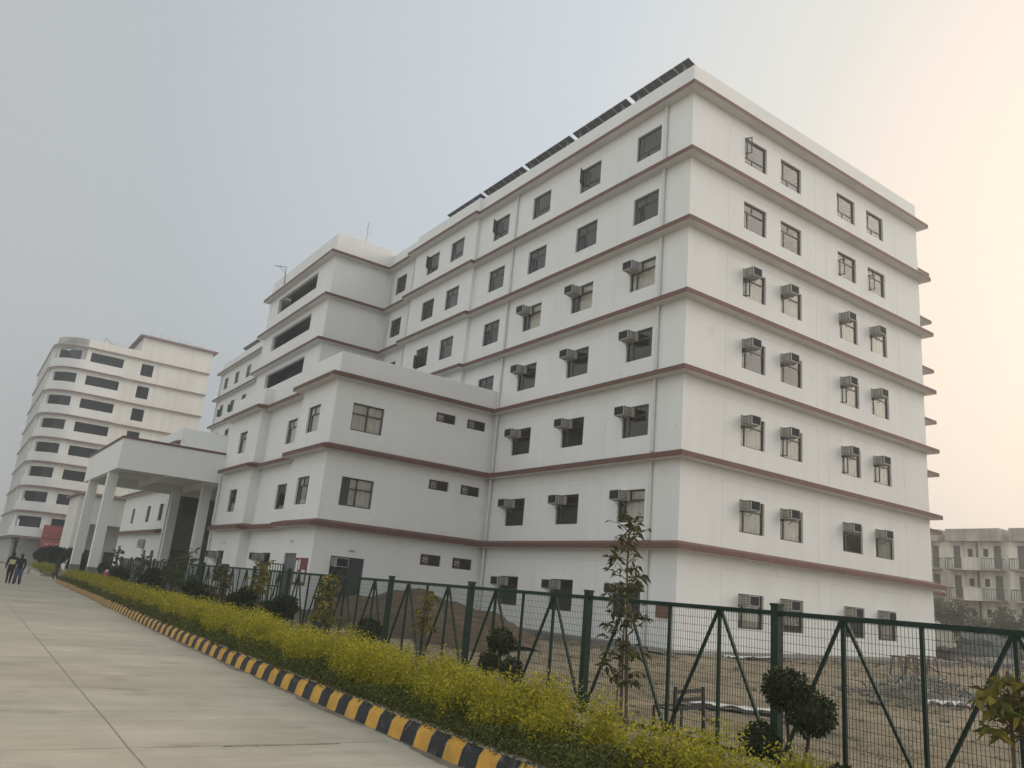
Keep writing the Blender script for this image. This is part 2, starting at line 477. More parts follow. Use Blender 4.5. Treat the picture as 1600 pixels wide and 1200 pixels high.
mb = MB()
yy = [-60, -40]+[-30+2*i for i in range(34)]+[37.5]
for a, b in zip(yy, yy[1:]):
    mb.face([(-36, a, ZR), (kerb_x(a)+.05, a, ZR), (kerb_x(b)+.05, b, ZR), (-36, b, ZR)])
mb.face([(-36, 37.5, ZR), (-17.95, 37.5, ZR), (-9.9, 38.4, ZR), (-9.9, 47.5, ZR), (-17.5, 49.5, ZR), (-36, 49.5, ZR)])
mb.face([(-36, 49.5, ZR), (-17.5, 49.5, ZR), (-17.0, 80, ZR), (-16.5, 98, ZR), (-36, 98, ZR)])
road = tag(mb.build('road', ROAD), kind='structure')

JOINT = mat('joint_filler', (.27, .24, .195), .9, var=.3, scale=9)
mb = MB()
def strip(pts, w, z):
    for (xa, ya, wa), (xb, yb, wb) in zip(pts, pts[1:]):
        dx, dy = xb-xa, yb-ya; L = math.hypot(dx, dy); nx, ny_ = -dy/L, dx/L
        mb.face([(xa+nx*w*wa, ya+ny_*w*wa, z), (xa-nx*w*wa, ya-ny_*w*wa, z), (xb-nx*w*wb, yb-ny_*w*wb, z), (xb+nx*w*wb, yb+ny_*w*wb, z)])
pts = []
for i in range(90):
    y = -40+i*.75; pts.append((-22.42+.012*(y+15)+random.uniform(-.006, .006), y, random.uniform(.7, 1.2)))
strip(pts, .0065, ZR+.004)
for y0, w in ((-13.9, .006), (-5.4, .007), (3.2, .007), (12, .008), (21, .008), (30, .008), (-22.5, .007)):
    pts = [(-36+i*.35, y0-.10*(i*.35-12)*.1+random.uniform(-.008, .008), random.uniform(.5, 1.2)) for i in range(48)]
    pts = [p for p in pts if p[0] < kerb_x(y0)-.02]
    strip(pts, w, ZR+.005)
# the open crack along the near transverse joint
strip([(-21.5+i*.05, -13.98+random.uniform(-.012, .012), random.uniform(.3, 1.6)) for i in range(27)], .014, ZR+.008)
tag(mb.build('road_joint', JOINT), kind='structure')

DIRT = mat('kerb_dirt', (.20, .175, .135), .95, var=.3, scale=3)
mb = MB(); r_ = random.Random(4); pv = None; wv = .1
for i in range(940):
    y = -33+i*.07; wv = min(.16, max(.01, wv+r_.uniform(-.045, .045)))
    c = (kerb_x(y)+.03, y, kerb_x(y)-wv*(.5+.5*math.sin(y*.7)**2), y)
    if pv: mb.face([(pv[0], pv[1], ZR+.0035), (c[0], c[1], ZR+.0035), (c[2], c[3], ZR+.0035), (pv[2], pv[3], ZR+.0035)])
    pv = c
tag(mb.build('kerb_dirt', DIRT), kind='structure')
# painted kerb: blocks alternate yellow and black
def kerb_pt(s, path):
    for (xa, ya), (xb, yb) in zip(path, path[1:]):
        L = math.hypot(xb-xa, yb-ya)
        if s <= L: return (xa+(xb-xa)*s/L, ya+(yb-ya)*s/L), ((xb-xa)/L, (yb-ya)/L)
        s -= L
    return path[-1], ((xb-xa)/L, (yb-ya)/L)
def make_kerb(path, name, paint=True, H=.25):
    tot = sum(math.hypot(b[0]-a[0], b[1]-a[1]) for a, b in zip(path, path[1:]))
    mb = MB(); n = int(tot/.335)
    prof = [(0, 0), (.045, H*.70), (.105, H*.97), (.16, H), (.215, H), (.215, 0)]
    for i in range(n):
        rows = []
        j0 = random.uniform(-.004, .004); hz = random.uniform(-.006, .006)
        g = .004
        for s in (i*.335+g, (i+1)*.335-g):
            (x, y), (dx, dy) = kerb_pt(s, path)
            nx, ny_ = dy, -dx
            rows.append([(x+nx*(o+j0), y+ny_*(o+j0), ZR-.005+z+(hz if z > 0 else 0)) for o, z in prof])
        mm = (i % 2) if paint else 2
        for k, mi in zip(range(5), (mm, mm, 2 if k_top else mm, 2, 2)):
            mb.face([rows[0][k], rows[1][k], rows[1][k+1], rows[0][k+1]], mi)
        mb.face(rows[0][::-1], 2); mb.face(rows[1], 2)
    ob = mb.build(name, [YEL, BLK, KTOP]); tag(ob, kind='structure'); bevel(ob, .008, 2)
    # white mortar bed under and between the blocks
    return ob
k_top = True
make_kerb(KERB[:]+KEND, 'kerb')
mb = MB()
pth = KERB+KEND
for (xa, ya), (xb, yb) in zip(pth, pth[1:]):
    L = math.hypot(xb-xa, yb-ya); nx, ny_ = (yb-ya)/L, -(xb-xa)/L
    a = [(xa+nx*o, ya+ny_*o, ZR+z) for o, z in ((.012, 0), (.057, .165), (.115, .235), (.2, .238), (.2, 0))]
    b = [(xb+nx*o, yb+ny_*o, ZR+z) for o, z in ((.012, 0), (.057, .165), (.115, .235), (.2, .238), (.2, 0))]
    for k in range(4): mb.face([a[k], b[k], b[k+1], a[k+1]])
tag(mb.build('kerb_mortar_bed', KTOP), kind='structure')

mb = MB()
yy = [-34]+[-30+1*i for i in range(68)]
bz = {}
for y in yy:
    for k in range(9): bz[(y, k)] = -4.31+random.uniform(-.025, .025)-(.05 if k > 6 else 0)
for a, b in zip(yy, yy[1:]):
    def bx(y, k): return (kerb_x(y)+.2)+(fence_x(y)+.5-kerb_x(y)-.2)*k/8
    for k in range(8):
        mb.face([(bx(a, k), a, bz[(a, k)]), (bx(a, k+1), a, bz[(a, k+1)]), (bx(b, k+1), b, bz[(b, k+1)]), (bx(b, k), b, bz[(b, k)])])
    mb.face([(bx(a, 8), a, bz[(a, 8)]), (bx(a, 8)+.25, a, -4.6), (bx(b, 8)+.25, b, -4.6), (bx(b, 8), b, bz[(b, 8)])])
mb.face([(bx(37, k), 37, bz[(37, k)]) for k in range(9)]+[(fence_x(37), 37, -4.6), (kerb_x(37), 37, -4.6)])
tag(mb.build('planting_bed', SOIL, smooth=True), kind='structure')

# ------------------------------------------------------------------ main building
BZ = [21.6, 18.09, 14.57, 11.045, 7.545, 3.805, 0.0]        # upper edge of the red band of each floor, roof first
FLOORN = ['sixth', 'fifth', 'fourth', 'third', 'second', 'first', 'ground']
SILL = [b-0.02 for b in (19.17, 15.62, 12.06, 8.50, 4.82, .97, -3.08)]
W_, H_ = 1.72, 1.44
bld = thing('hospital_building', 'large white seven storey building with red oxide bands, window air conditioners and a pillared porch', 'building', (0, 0, ZR))

def frame_mesh(kind, W=W_, H=H_):
    mb = MB(); t = .065; d0, d1 = .10, .155
    def bx(x0, x1, z0, z1, e=0): mb.box((x0, d0+e, z0), (x1, d1-e, z1))
    bx(0, W, 0, t); bx(0, W, H-t, H); bx(0, t, t, H-t); bx(W-t, W, t, H-t)
    if kind == 'A':                 # low transom
        zt = .30*H
        bx(t, W-t, zt-.03, zt+.03); bx(.40*W-.025, .40*W+.025, t, zt-.03); bx(.20*W-.03, .20*W+.03, zt+.03, H-t)
    elif kind == 'B':               # high transom
        zt = .68*H
        bx(t, W-t, zt-.035, zt+.035); bx(.42*W-.025, .42*W+.025, zt+.035, H-t); bx(.23*W-.03, .23*W+.03, t, zt-.035)
    elif kind == 'C':               # big four part window
        zt = .62*H
        bx(t, W-t, zt-.03, zt+.03); bx(.5*W-.035, .5*W+.035, t, zt-.03); bx(.5*W-.03, .5*W+.03, zt+.03, H-t)
    elif kind == 'D':               # narrow vent: mullion only
        bx(.45*W-.02, .45*W+.02, t, H-t)
    elif kind == 'P':
        bx(.5*W-.03, .5*W+.03, t, H-t)
    me_ob = mb.build('frame_source', FRAME); me = me_ob.data; bpy.data.objects.remove(me_ob); me.name = 'window_frame'
    return me
def mesh_only(mb, mats, name, smooth=False):
    ob = mb.build(name, mats, smooth=smooth); me = ob.data; bpy.data.objects.remove(ob); me.name = name; return me
FM = {}
def frame(kind, W, H):
    k = (kind, round(W, 2), round(H, 2))
    if k not in FM:
        f = frame_mesh(kind, W, H)
        p = MB(); p.face([(.03, .128, .03), (W-.03, .128, .03), (W-.03, .128, H-.03), (.03, .128, H-.03)])
        FM[k] = (f, mesh_only(p, GLASS, 'pane'))
    return FM[k]
def curtain_mesh(W, H, x0, x1, seed):
    r = random.Random(seed); mb = MB(); n = int((x1-x0)/.022); ph = r.uniform(0, 6); prev = None
    for i in range(n+1):
        x = x0+(x1-x0)*i/n
        y = .205+.022*math.sin(x*46+ph+1.5*math.sin(x*7))+.015*math.sin(x*19+ph*2)
        if prev: mb.face([(prev[0], prev[1], -.05), (x, y, -.05), (x, y, H+.05), (prev[0], prev[1], H+.05)])
        prev = (x, y)
    return mesh_only(mb, CURT, 'curtain', True)
CURTS = {k: curtain_mesh(W_, H_, a, b, i) for i, (k, (a, b)) in enumerate({'full': (-.1, 1.85), 'right': (.55, 1.85), 'left': (-.1, 1.0), 'mid': (.35, 1.6)}.items())}
def sash_mesh(w, h):
    mb = MB(); t = .05
    mb.box((0, 0, 0), (w, .04, t)); mb.box((0, 0, h-t), (w, .04, h)); mb.box((0, 0, t), (t, .04, h-t)); mb.box((w-t, 0, t), (w, .04, h-t))
    mb.face([(t, .02, t), (w-t, .02, t), (w-t, .02, h-t), (t, .02, h-t)], 1)
    return mesh_only(mb, [FRAME, GLASS], 'sash')
SASH_N = sash_mesh(.40, .9); SASH_T = sash_mesh(.95, .42)

def child(name, me, parent, loc=(0, 0, 0), rz=0, rx=0):
    o = bpy.data.objects.new(name, me); COL.objects.link(o); o.parent = parent; o.location = loc; o.rotation_euler = (rx, 0, rz); return o
def window(n, x, y, z, kind='B', W=W_, H=H_, curtain=None, sash=None, root=None):
    """(x, y, z) = lower left corner seen from outside, n = outward normal"""
    root = root or bld
    f, p = frame(kind, W, H)
    th = math.atan2(n[0], -n[1])
    o = child('window', f, root, Vector((x, y, z))-ROOTLOC[root.name], th)
    child('pane', p, o)
    if curtain: child('curtain', CURTS[curtain], o)
    if sash == 'left': child('open_sash', SASH_N, o, (.06, .10, .55 if kind == 'A' else .06), rad(-62))
    if sash == 'left_in': child('open_sash', SASH_N, o, (.06, .10, .06), rad(-35))
    if sash == 'top': child('open_sash', SASH_T, o, (.72, .08, H-.06-.42), 0, rad(-62)); 
    return o

# window columns: left facade y of right edge; right facade x of left edge
LCOL = [2.03, 6.52, 10.93, 15.15, 20.15, 23.5, 28.95]
LX = [0, 0, 0, 0, -.25, -.25, 0]
RCOL = [3.8, 6.66, 11.6, 14.47]
FARCOL = [67.3, 71.9, 76.5]
def holes_for(cols, rows, W=W_):
    return [(c, c+W, SILL[r], SILL[r]+H_) for c in cols for r in rows]

TOP = 22.9
wmb = MB()
# right facade
f, L = line((0, 0), (20, 0))
wall(wmb, f, 0, 19.9, ZR, BZ[0], holes_for(RCOL, range(7)))
# left facade, walked from far (u=0, y=80.1) to near
f, L = line((0, 80.1), (0, 0))
YF = 80.1
def lh(ya, yb, rows): return [(YF-ya-W_, YF-ya, SILL[r], SILL[r]+H_) for r in rows for ya in [yb]]
H0 = []
for c in LCOL[:4]: H0 += lh(c, c, range(7) if c < 14 else range(4))
wall(wmb, f, YF-18.6, YF, ZR, BZ[0], H0)
f2, _ = line((-.25, 80.1), (-.25, 0))
H1 = []
for c in LCOL[4:6]: H1 += lh(c, c, range(4))
wall(wmb, f2, YF-27.2, YF-18.6, ZR, BZ[0], H1)
wall(wmb, f, YF-31.77, YF-27.2, ZR, BZ[0], lh(0, LCOL[6], range(4)))
H2 = []
for c in FARCOL: H2 += lh(c, c, range(4))
wall(wmb, f, 0, YF-46.9, ZR, BZ[0], H2)
for y in (18.6, 27.2):
    wmb.face([(0, y, ZR), (-.25, y, ZR), (-.25, y, BZ[0]), (0, y, BZ[0])])
# far and back sides
wmb.face([(0, 80.1, ZR), (20, 80.1, ZR), (20, 80.1, BZ[0]), (0, 80.1, BZ[0])])
wmb.face([(19.9, 0, ZR), (19.9, 80.1, ZR), (19.9, 80.1, BZ[0]), (19.9, 0, BZ[0])])
# rear stair block
wmb.box((19.92, 3.5, ZR), (26.7, 16, BZ[0]+1))
# plaster grooves round the window pairs
g = .012
def groove_r(x0, x1, z): wmb.box((x0, -.003, z-g/2), (x1, .01, z+g/2), 1)
def groove_rv(x, z0, z1): wmb.box((x-g/2, -.003, z0), (x+g/2, .01, z1), 1)
def groove_l(y0, y1, z, X=0): wmb.box((X-.003, y0, z-g/2), (X+.01, y1, z+g/2), 1)
def groove_lv(y, z0, z1, X=0): wmb.box((X-.003, y-g/2, z0), (X+.01, y+g/2, z1), 1)
for r in range(7):
    zb = BZ[r+1]+.22 if r < 6 else ZR; zt = BZ[r]-.72
    for a, b in ((2.66, 9.6), (10.55, 17.45)):
        groove_r(a, b, zt); groove_rv(a, zb, zt-.01); groove_rv(b, zb, zt-.01)
    groove_l(4.9, 14.2, zt-.02)
    groove_lv(4.9, zb, zt-.04)
    groove_lv(9.6, zb, zt-.04)
main_wall = wmb.build('wall', [WHITE, GROOVE], bld)

def parapet(path, z0, z1, name='parapet', t=.2):
    mb = MB(); sweep(mb, path, [(0, z0), (0, z1), (-t, z1), (-t, z0)])
    return mb.build(name, WHITE, bld)
PMAIN1 = [(19.9, 80.1), (19.9, 0), (0, 0), (0, 18.6), (-.25, 18.6), (-.25, 27.2), (0, 27.2), (0, 31.77)]
PTOW = [(0, 31.77), (-4.83, 31.77), (-4.83, 46.9), (0, 46.9)]
PMAIN2 = [(0, 46.9), (0, 80.1), (19.9, 80.1)]
parapet(PMAIN1, BZ[0], TOP); parapet(PMAIN2, BZ[0], TOP); 
# concrete roof
mb = MB(); mb.box((.25, .25, 21.45), (19.6, 79.8, 21.6)); mb.box((-4.6, 32, 22.2), (0.2, 46.7, 22.4))
mb.box((-8.9, 14.8, 7.35), (-.05, 33.0, 7.5)); mb.box((-9.5, 48.7, 7.35), (-.05, 68.8, 7.5)); mb.box((20.0, 3.6, BZ[0]+.9), (26.6, 15.9, BZ[0]+1.1))
mb.build('roof', CONC, bld)

# tower with recessed balconies
tmb = MB()
f, _ = line((-4.83, 46.9), (-4.83, 31.77))
TH = [(46.9-44.3, 46.9-35.05, z-2.03, z-.67) for z in BZ[:4]]
wall(tmb, f, 0, 15.13, ZR, 23.25, TH, depth=.25)
tmb.face([(0, 31.77, ZR), (-4.83, 31.77, ZR), (-4.83, 31.77, 23.25), (0, 31.77, 23.25)])
tmb.face([(0, 46.9, ZR), (-4.83, 46.9, ZR), (-4.83, 46.9, 23.25), (0, 46.9, 23.25)])
tmb.face([(-4.6, 32, 23.25), (-4.83, 31.77, 23.25), (0, 31.77, 23.25), (0, 32, 23.25)])
tmb.face([(-4.6, 32, 23.25), (-4.83, 31.77, 23.25), (-4.83, 46.9, 23.25), (-4.6, 46.7, 23.25)])
tmb.face([(0, 32, 23.25), (0, 32, 22.3), (-4.6, 32, 22.3), (-4.6, 32, 23.25)])
tmb.face([(-4.6, 32, 23.25), (-4.6, 32, 22.3), (-4.6, 46.7, 22.3), (-4.6, 46.7, 23.25)])
tmb.box((0, 31.77, 22.9), (.6, 46.9, 23.25))
tmb.build('stair_tower', WHITE, bld)

# front wing, left and right of the porch
WP = 8.77
def wing(y0, y1, steps, wins, side_wins, mirror=False):
    mb = MB()
    # steps: list of (ya, yb, X)
    for ya, yb, X in steps:
        f, L = line((X, yb), (X, ya))
        hs = [(yb-c-w, yb-c, z, z+h) for c, z, w, h, xx in wins if ya < c < yb]
        wall(mb, f, 0, L, ZR, WP, hs)
    for (a, b, X), (c, d, X2) in zip(steps, steps[1:]):
        mb.face([(X, b, ZR), (X2, b, ZR), (X2, b, WP), (X, b, WP)])
    X0, X1 = steps[0][2], steps[-1][2]
    f, L = line((X0, y0), (0, y0))
    wall(mb, f, 0, L, ZR, WP, [(x-X0, x-X0+w, z, z+h) for x, z, w, h in side_wins], depth=.2)
    xe = -4.83 if not mirror else 0
    mb.face([(X1, y1, ZR), (xe, y1, ZR), (xe, y1, WP), (X1, y1, WP)])
    return mb.build('wing', WHITE, bld)
SEC = [(14.51, 19.3, -9.8), (19.3, 26.6, -9.2), (26.6, 33.2, -9.8)]
DOORZ = ZR+.12
WW = []
for c in (16.42, 21.42, 28.95):
    for r in (4, 5): WW.append((c, SILL[r], W_ if c < 20 else 1.62, H_, 0))
WW += [(16.55, DOORZ, 1.72, 2.78, 0), (14.85, -3.05, 1.55, 1.25, 0), (22.3, -3.3, 1.62, 1.78, 0), (29.5, -3.3, 1.55, 1.78, 0)]
SW = [(-8.78, SILL[4], 1.78, H_), (-8.82, SILL[5], 1.78, H_), (-8.8, DOORZ+.4, 1.8, 2.4),
      (-3.88, 6.24, 1.24, .53), (-1.87, 6.24, 1.24, .53), (-3.86, 2.50, 1.24, .53), (-1.84, 2.50, 1.24, .53), (-3.84, -1.50, 1.24, .57), (-1.86, -1.50, 1.24, .57)]
wing(14.51, 33.2, SEC, WW, SW)
WW2 = [(c, .86, w, 1.46, 0) for c, w in ((50.0, 1.55), (55.3, 1.5), (62.6, 1.4))]+[(50.3, -3.4, 1.3, 1.75, 0), (53.6, -3.4, 1.2, 1.75, 0), (66.2, -3.6, 1.5, 2.3, 0)]
REC_W = [(-8.6, 1.62, 2.3, 1.75), (-8.9, DOORZ, 2.4, 2.9)]
wing(48.4, 69.0, [(48.4, 69.0, -9.8)], WW2, REC_W, True)
parW = [(0, 14.51), (-9.8, 14.51), (-9.8, 19.3), (-9.2, 19.3), (-9.2, 26.6), (-9.8, 26.6), (-9.8, 33.2), (-4.83, 33.2)]

# dark grey sheet laid over the entrance wall under the porch
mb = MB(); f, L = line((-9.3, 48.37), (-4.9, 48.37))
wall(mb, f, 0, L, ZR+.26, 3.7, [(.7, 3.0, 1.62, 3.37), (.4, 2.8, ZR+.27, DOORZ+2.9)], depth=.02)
mb.build('entrance_panel', mat('entrance_dark_grey', (.115, .11, .105), .6, var=.15, scale=2), bld)
# interior cores and floor slabs that show through the glass
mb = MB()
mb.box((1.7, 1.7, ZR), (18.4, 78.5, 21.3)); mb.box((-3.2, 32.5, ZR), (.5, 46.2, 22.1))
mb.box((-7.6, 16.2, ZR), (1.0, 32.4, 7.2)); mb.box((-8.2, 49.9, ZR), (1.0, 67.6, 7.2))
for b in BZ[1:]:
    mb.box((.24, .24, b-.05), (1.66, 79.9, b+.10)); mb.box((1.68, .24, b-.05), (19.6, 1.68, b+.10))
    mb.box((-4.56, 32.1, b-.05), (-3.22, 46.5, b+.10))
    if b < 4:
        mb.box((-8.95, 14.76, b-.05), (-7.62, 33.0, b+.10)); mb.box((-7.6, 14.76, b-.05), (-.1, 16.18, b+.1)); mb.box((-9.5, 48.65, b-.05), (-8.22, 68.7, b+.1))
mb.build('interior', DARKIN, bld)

# red sunshade bands
def band(path, z, ends=True):
    mb = MB()
    # z = upper edge of the red nosing
    prof = [(0.004, z-.23), (.50, z-.23), (.50, z), (.004, z+.16)]
    sweep(mb, path, prof, mats=[1, 0, 0, 0])
    return mb.build('sunshade_band', [RED, SOFFIT], bld)
PB_TOP = PMAIN1[:]+PTOW[1:]+PMAIN2[1:]
PB_TOP = [(19.9, 40), (19.9, 0), (0, 0), (0, 18.6), (-.25, 18.6), (-.25, 27.2), (0, 27.2), (0, 31.77), (-4.83, 31.77), (-4.83, 46.9), (0, 46.9), (0, 80.1), (19.9, 80.1)]
for z in BZ[:4]: band(PB_TOP, z)
for z in BZ[4:]:
    p = [(19.9, 40), (19.9, 0), (0, 0), (0, 14.51), (-9.8, 14.51), (-9.8, 19.3), (-9.2, 19.3), (-9.2, 26.6), (-9.8, 26.6), (-9.8, 32.6)]
    if z > 7: p = p[:-1]+[(-9.8, 33.2), (-4.83, 33.2)]
    band(p, z)
    band([(-9.8, 48.45 if z > 7 else 49.0), (-9.8, 69.0), (0, 69.0), (0, 80.1), (19.9, 80.1)], z)
    if z > 7: pass
for z in BZ: band([(26.7, 15.9), (26.7, 3.5), (19.95, 3.5)], z)
# soffit under main roof band toward the stair tower is part of the band

# grey plinth round the foot
mb = MB()
sweep(mb, [(19.9, 20), (19.9, 0), (0, 0), (0, 14.51), (-9.8, 14.51), (-9.8, 19.3), (-9.2, 19.3), (-9.2, 26.6), (-9.8, 26.6), (-9.8, 33.2)], [(.03, ZR-.3), (.03, -4.17), (0, -4.14), (0, ZR-.3)])
mb.build('plinth', PLINTH, bld)

mb = MB()
for k in range(11):
    a, b = 19.9-k*1.98, 19.9-(k+1)*1.98+.02
    za, zb_ = gz(a, -1)+.07, gz(b, -1)+.07
    mb.face([(a, -.04, za+.03), (a, -1.5, za), (b, -1.5, zb_), (b, -.04, zb_+.03)]); mb.face([(a, -1.5, za), (a, -1.5, za-.25), (b, -1.5, zb_-.25), (b, -1.5, zb_)])
for k in range(8):
    a, b = -1.5+k*2, -1.5+(k+1)*2-.02
    za, zb_ = gz(-.8, a)+.09, gz(-.8, b)+.09
    mb.face([(-.04, a, za+.03), (-1.5, a, za), (-1.5, b, zb_), (-.04, b, zb_+.03)]); mb.face([(-1.5, a, za), (-1.5, a, za-.25), (-1.5, b, zb_-.25), (-1.5, b, zb_)])
mb.build('apron', mat('apron_concrete', (.20, .19, .175), .95, var=.25, scale=1.5), bld)
# drain pipes: one length per storey between the bands
def pipe(x, y, r0, r1, w=.17, out=(-1, 0)):
    for r in range(r0, r1):
        zt = BZ[r]-.235; zb = BZ[r+1]+.17 if r < 6 else ZR+.05
        mb = MB()
        mb.tube([(x, y, zb), (x, y, zt)], w/2, 10)
        for z in (zb+.4, (zb+zt)/2, zt-.3): mb.tube([(x, y, z-.03), (x, y, z+.03)], w/2+.012, 10)
        mb.build('drain_pipe', PVC, bld, smooth=False)
pipe(-.10, 1.64, 0, 7); pipe(-.10, 14.25, 0, 7, .14); pipe(-.18, 14.05, 4, 7, .10); pipe(-.10, 31.45, 0, 4, .14); pipe(-.10, 31.05, 0, 4, .10); pipe(-9.92, 32.95, 5, 7, .15)
pipe(-.12, 27.6, 0, 4, .13); pipe(-.10, 79.6, 0, 4, .15)

# windows ------------------------------------------------------------
acs = []
def ac_spot(n, x, y, z, lab): acs.append((n, x, y, z, lab))
NL = (-1, 0); NR = (0, -1)
cname = ['nearest the building corner', 'second from the building corner', 'third from the building corner']
rcn = ['nearest the corner', 'second from the corner', 'third from the corner', 'farthest from the corner']
for r in range(7):
    kind = 'A' if r == 0 else 'B'
    for k, c in enumerate(RCOL):
        ac = r >= 2
        cur = None
        if ac and r < 6: cur = ['full', 'full', 'right', 'full'][(k+r) % 4] if not (r == 3 and k < 2) and not (r == 5 and k == 2) else None
        if r == 6: cur = 'mid' if k in (0, 3) else None
        s = 'left' if (r, k) in ((0, 0), (1, 2), (1, 3)) else ('left_in' if (r, k) in ((3, 2), (4, 2), (4, 3), (4, 1), (2, 0)) else ('top' if (r, k) == (1, 0) else None))
        window(NR, c, 0, SILL[r], kind, curtain=cur, sash=s)
        if ac: ac_spot(NR, c+.05, 0, SILL[r]+H_-.06, (('%s floor of the sunlit side, window %s' if r < 6 else '%s floor behind the mesh fence, window %s') % (FLOORN[r], rcn[k]), 'right'))
    for k, c in enumerate(LCOL):
        if k > 2 and r > 3: continue
        ac = r >= 2 and k < 3
        cur = ['full', 'right', 'right'][k] if (r == 2 and k < 3) else ('mid' if (r, k) in ((5, 0),) else None)
        s = 'left' if (r, k) in ((0, 1), (0, 3), (0, 5), (2, 5), (3, 4), (3, 5)) else ('left_in' if (r, k) in ((1, 0), (1, 1), (1, 2), (2, 3), (3, 3)) else None)
        window(NL, LX[k], c+W_, SILL[r], kind, curtain=cur, sash=s)
        if ac: ac_spot(NL, LX[k], c+W_-.05, SILL[r]+H_-.06, ('%s floor of the shaded long side, window %s' % (FLOORN[r], cname[k]), 'left'))
    if r < 4:
        for k, c in enumerate(FARCOL): window(NL, 0, c+W_, SILL[r], kind, sash='left' if r == 1 and k else None)
for c in (16.42, 21.42, 28.95):
    X = -9.2 if 19.3 < c < 26.6 else -9.8
    for r in (4, 5):
        window(NL, X, c+(W_ if c < 20 else 1.62), SILL[r], 'B', W=W_ if c < 20 else 1.62, curtain='full' if r == 4 else ('left' if c < 20 else None))
for x, z, w, h in SW[:2]: window(NR, x, 14.51, z, 'C', W=w, H=h, curtain='full' if z > 3 else 'right')
for c, z, w, h, _ in WW2: window(NL, -9.8, c+w, z, 'P' if z > 0 else 'B', W=w, H=h)
x, z, w, h = REC_W[0]; window(NR, x, 48.4, z, 'C', W=w, H=h)
# ground floor openings of the front wing
for c, z, w, h, _ in WW[-2:]:
    X = -9.2 if 19.3 < c < 26.6 else -9.8
    window(NL, X, c+w, z, 'P', W=w, H=h)
# toilet vents with exhaust fans and dark louvres
for x, z, w, h in SW[3:]:
    o = window(NR, x, 14.51, z, 'D', W=w, H=h)
    mb = MB(); cx, cz = .27*w, h/2
    mb.box((.05, .07, .04), (.09, .2, h-.04)); mb.box((.45*w-.06, .07, .04), (.45*w-.03, .2, h-.04)); mb.box((.09, .07, .04), (.45*w-.06, .2, .075)); mb.box((.09, .07, h-.075), (.45*w-.06, .2, h-.04))
    fan = child('exhaust_fan', mesh_only(mb, FANRED, 'fan_box'), o)
    mb = MB()
    ring = [(cx+.17*math.cos(a), .08, cz+.17*math.sin(a)) for a in [i*math.pi/10 for i in range(21)]]
    mb.tube(ring, .012, 5, cap=False)
    for i in range(4):
        a = i*math.pi/2+.4
        mb.face([(cx, .11, cz), (cx+.15*math.cos(a), .10, cz+.15*math.sin(a)), (cx+.15*math.cos(a+.7), .13, cz+.15*math.sin(a+.7))])
    child('fan_blades', mesh_only(mb, PALE, 'fan_blades'), fan)
    mb = MB(); n = 7
    for i in range(n):
        zz = .05+(h-.10)*i/n; mb.face([(.46*w, .07, zz), (w-.06, .07, zz), (w-.06, .12, zz+(h-.1)/n*1.1), (.46*w, .12, zz+(h-.1)/n*1.1)])
    child('louvre', mesh_only(mb, LOUV, 'louvre'), o)

# doors
def door(n, x, y, z, w, h, mat_, leaf=.15, bars=True):
    th = math.atan2(n[0], -n[1])
    mb = MB(); t = .07
    mb.box((0, .08, 0), (t, .16, h)); mb.box((w-t, .08, 0), (w, .16, h)); mb.box((t, .08, h-t), (w-t, .16, h)); 
    mb.box((t, .10, 0), (w/2-.01, .14, h-t)); mb.box((w/2+.01, .10, 0), (w-t, .14, h-t))
    for a in (t+.1, w/2+.1):
        for q in (.15, h*.52): mb.box((a, .095, q), (a+w/2-t-.22, .101, q+h*.36))
    d = child('door', mesh_only(mb, mat_, 'door'), bld, Vector((x, y, z))-ROOTLOC[bld.name], th)
    mb = MB(); mb.tube([(w/2+.06, .09, h*.42), (w/2+.06, .05, h*.42), (w/2+.06, .05, h*.55), (w/2+.06, .09, h*.55)], .012, 6)
    child('handle', mesh_only(mb, PALE, 'handle'), d)
    return d
GREYDOOR = mat('grey_door_paint', (.10, .115, .115), .5)
door(NR, SW[2][0], 14.51, SW[2][1], 1.8, 2.4, LOUV)
door(NL, -9.8, 16.55+1.72, DOORZ, 1.72, 2.78, GREYDOOR)
x, z, w, h = REC_W[1]; door(NR, x, 48.4, z, w, h, BLKMET)
# maroon notice window with papers beside the grey door
mb = MB(); mb.box((-9.84, 14.82, -3.08), (-9.805, 16.43, -1.77)); nb = mb.build('notice_window', MAROON, bld)
mb = MB()
for y, z, w, h in ((16.0, -2.5, .3, .6), (15.72, -2.35, .2, .5), (15.62, -2.9, .26, .45), (15.2, -2.95, .2, .62), (14.95, -2.93, .2, .6), (16.05, -2.95, .28, .38)):
    mb.box((-9.852, y, z), (-9.842, y+w, z+h))
mb.build('paper', PAPER, nb)
# black grille leaf standing open in front of the door
mb = MB()
ga, gb = Vector((-10.0, 17.6, -4.35)), Vector((-10.55, 18.75, -4.35))
for t in [i/7 for i in range(8)]:
    p = ga.lerp(gb, t); mb.tube([p, p+Vector((0, 0, 2.2))], .022 if 0 < t < 1 else .045, 6)
for z in (.05, 1.1, 2.2): mb.bar(ga+Vector((0, 0, z)), gb+Vector((0, 0, z)), .06)
mb.build('grille_gate', BLKMET, bld)
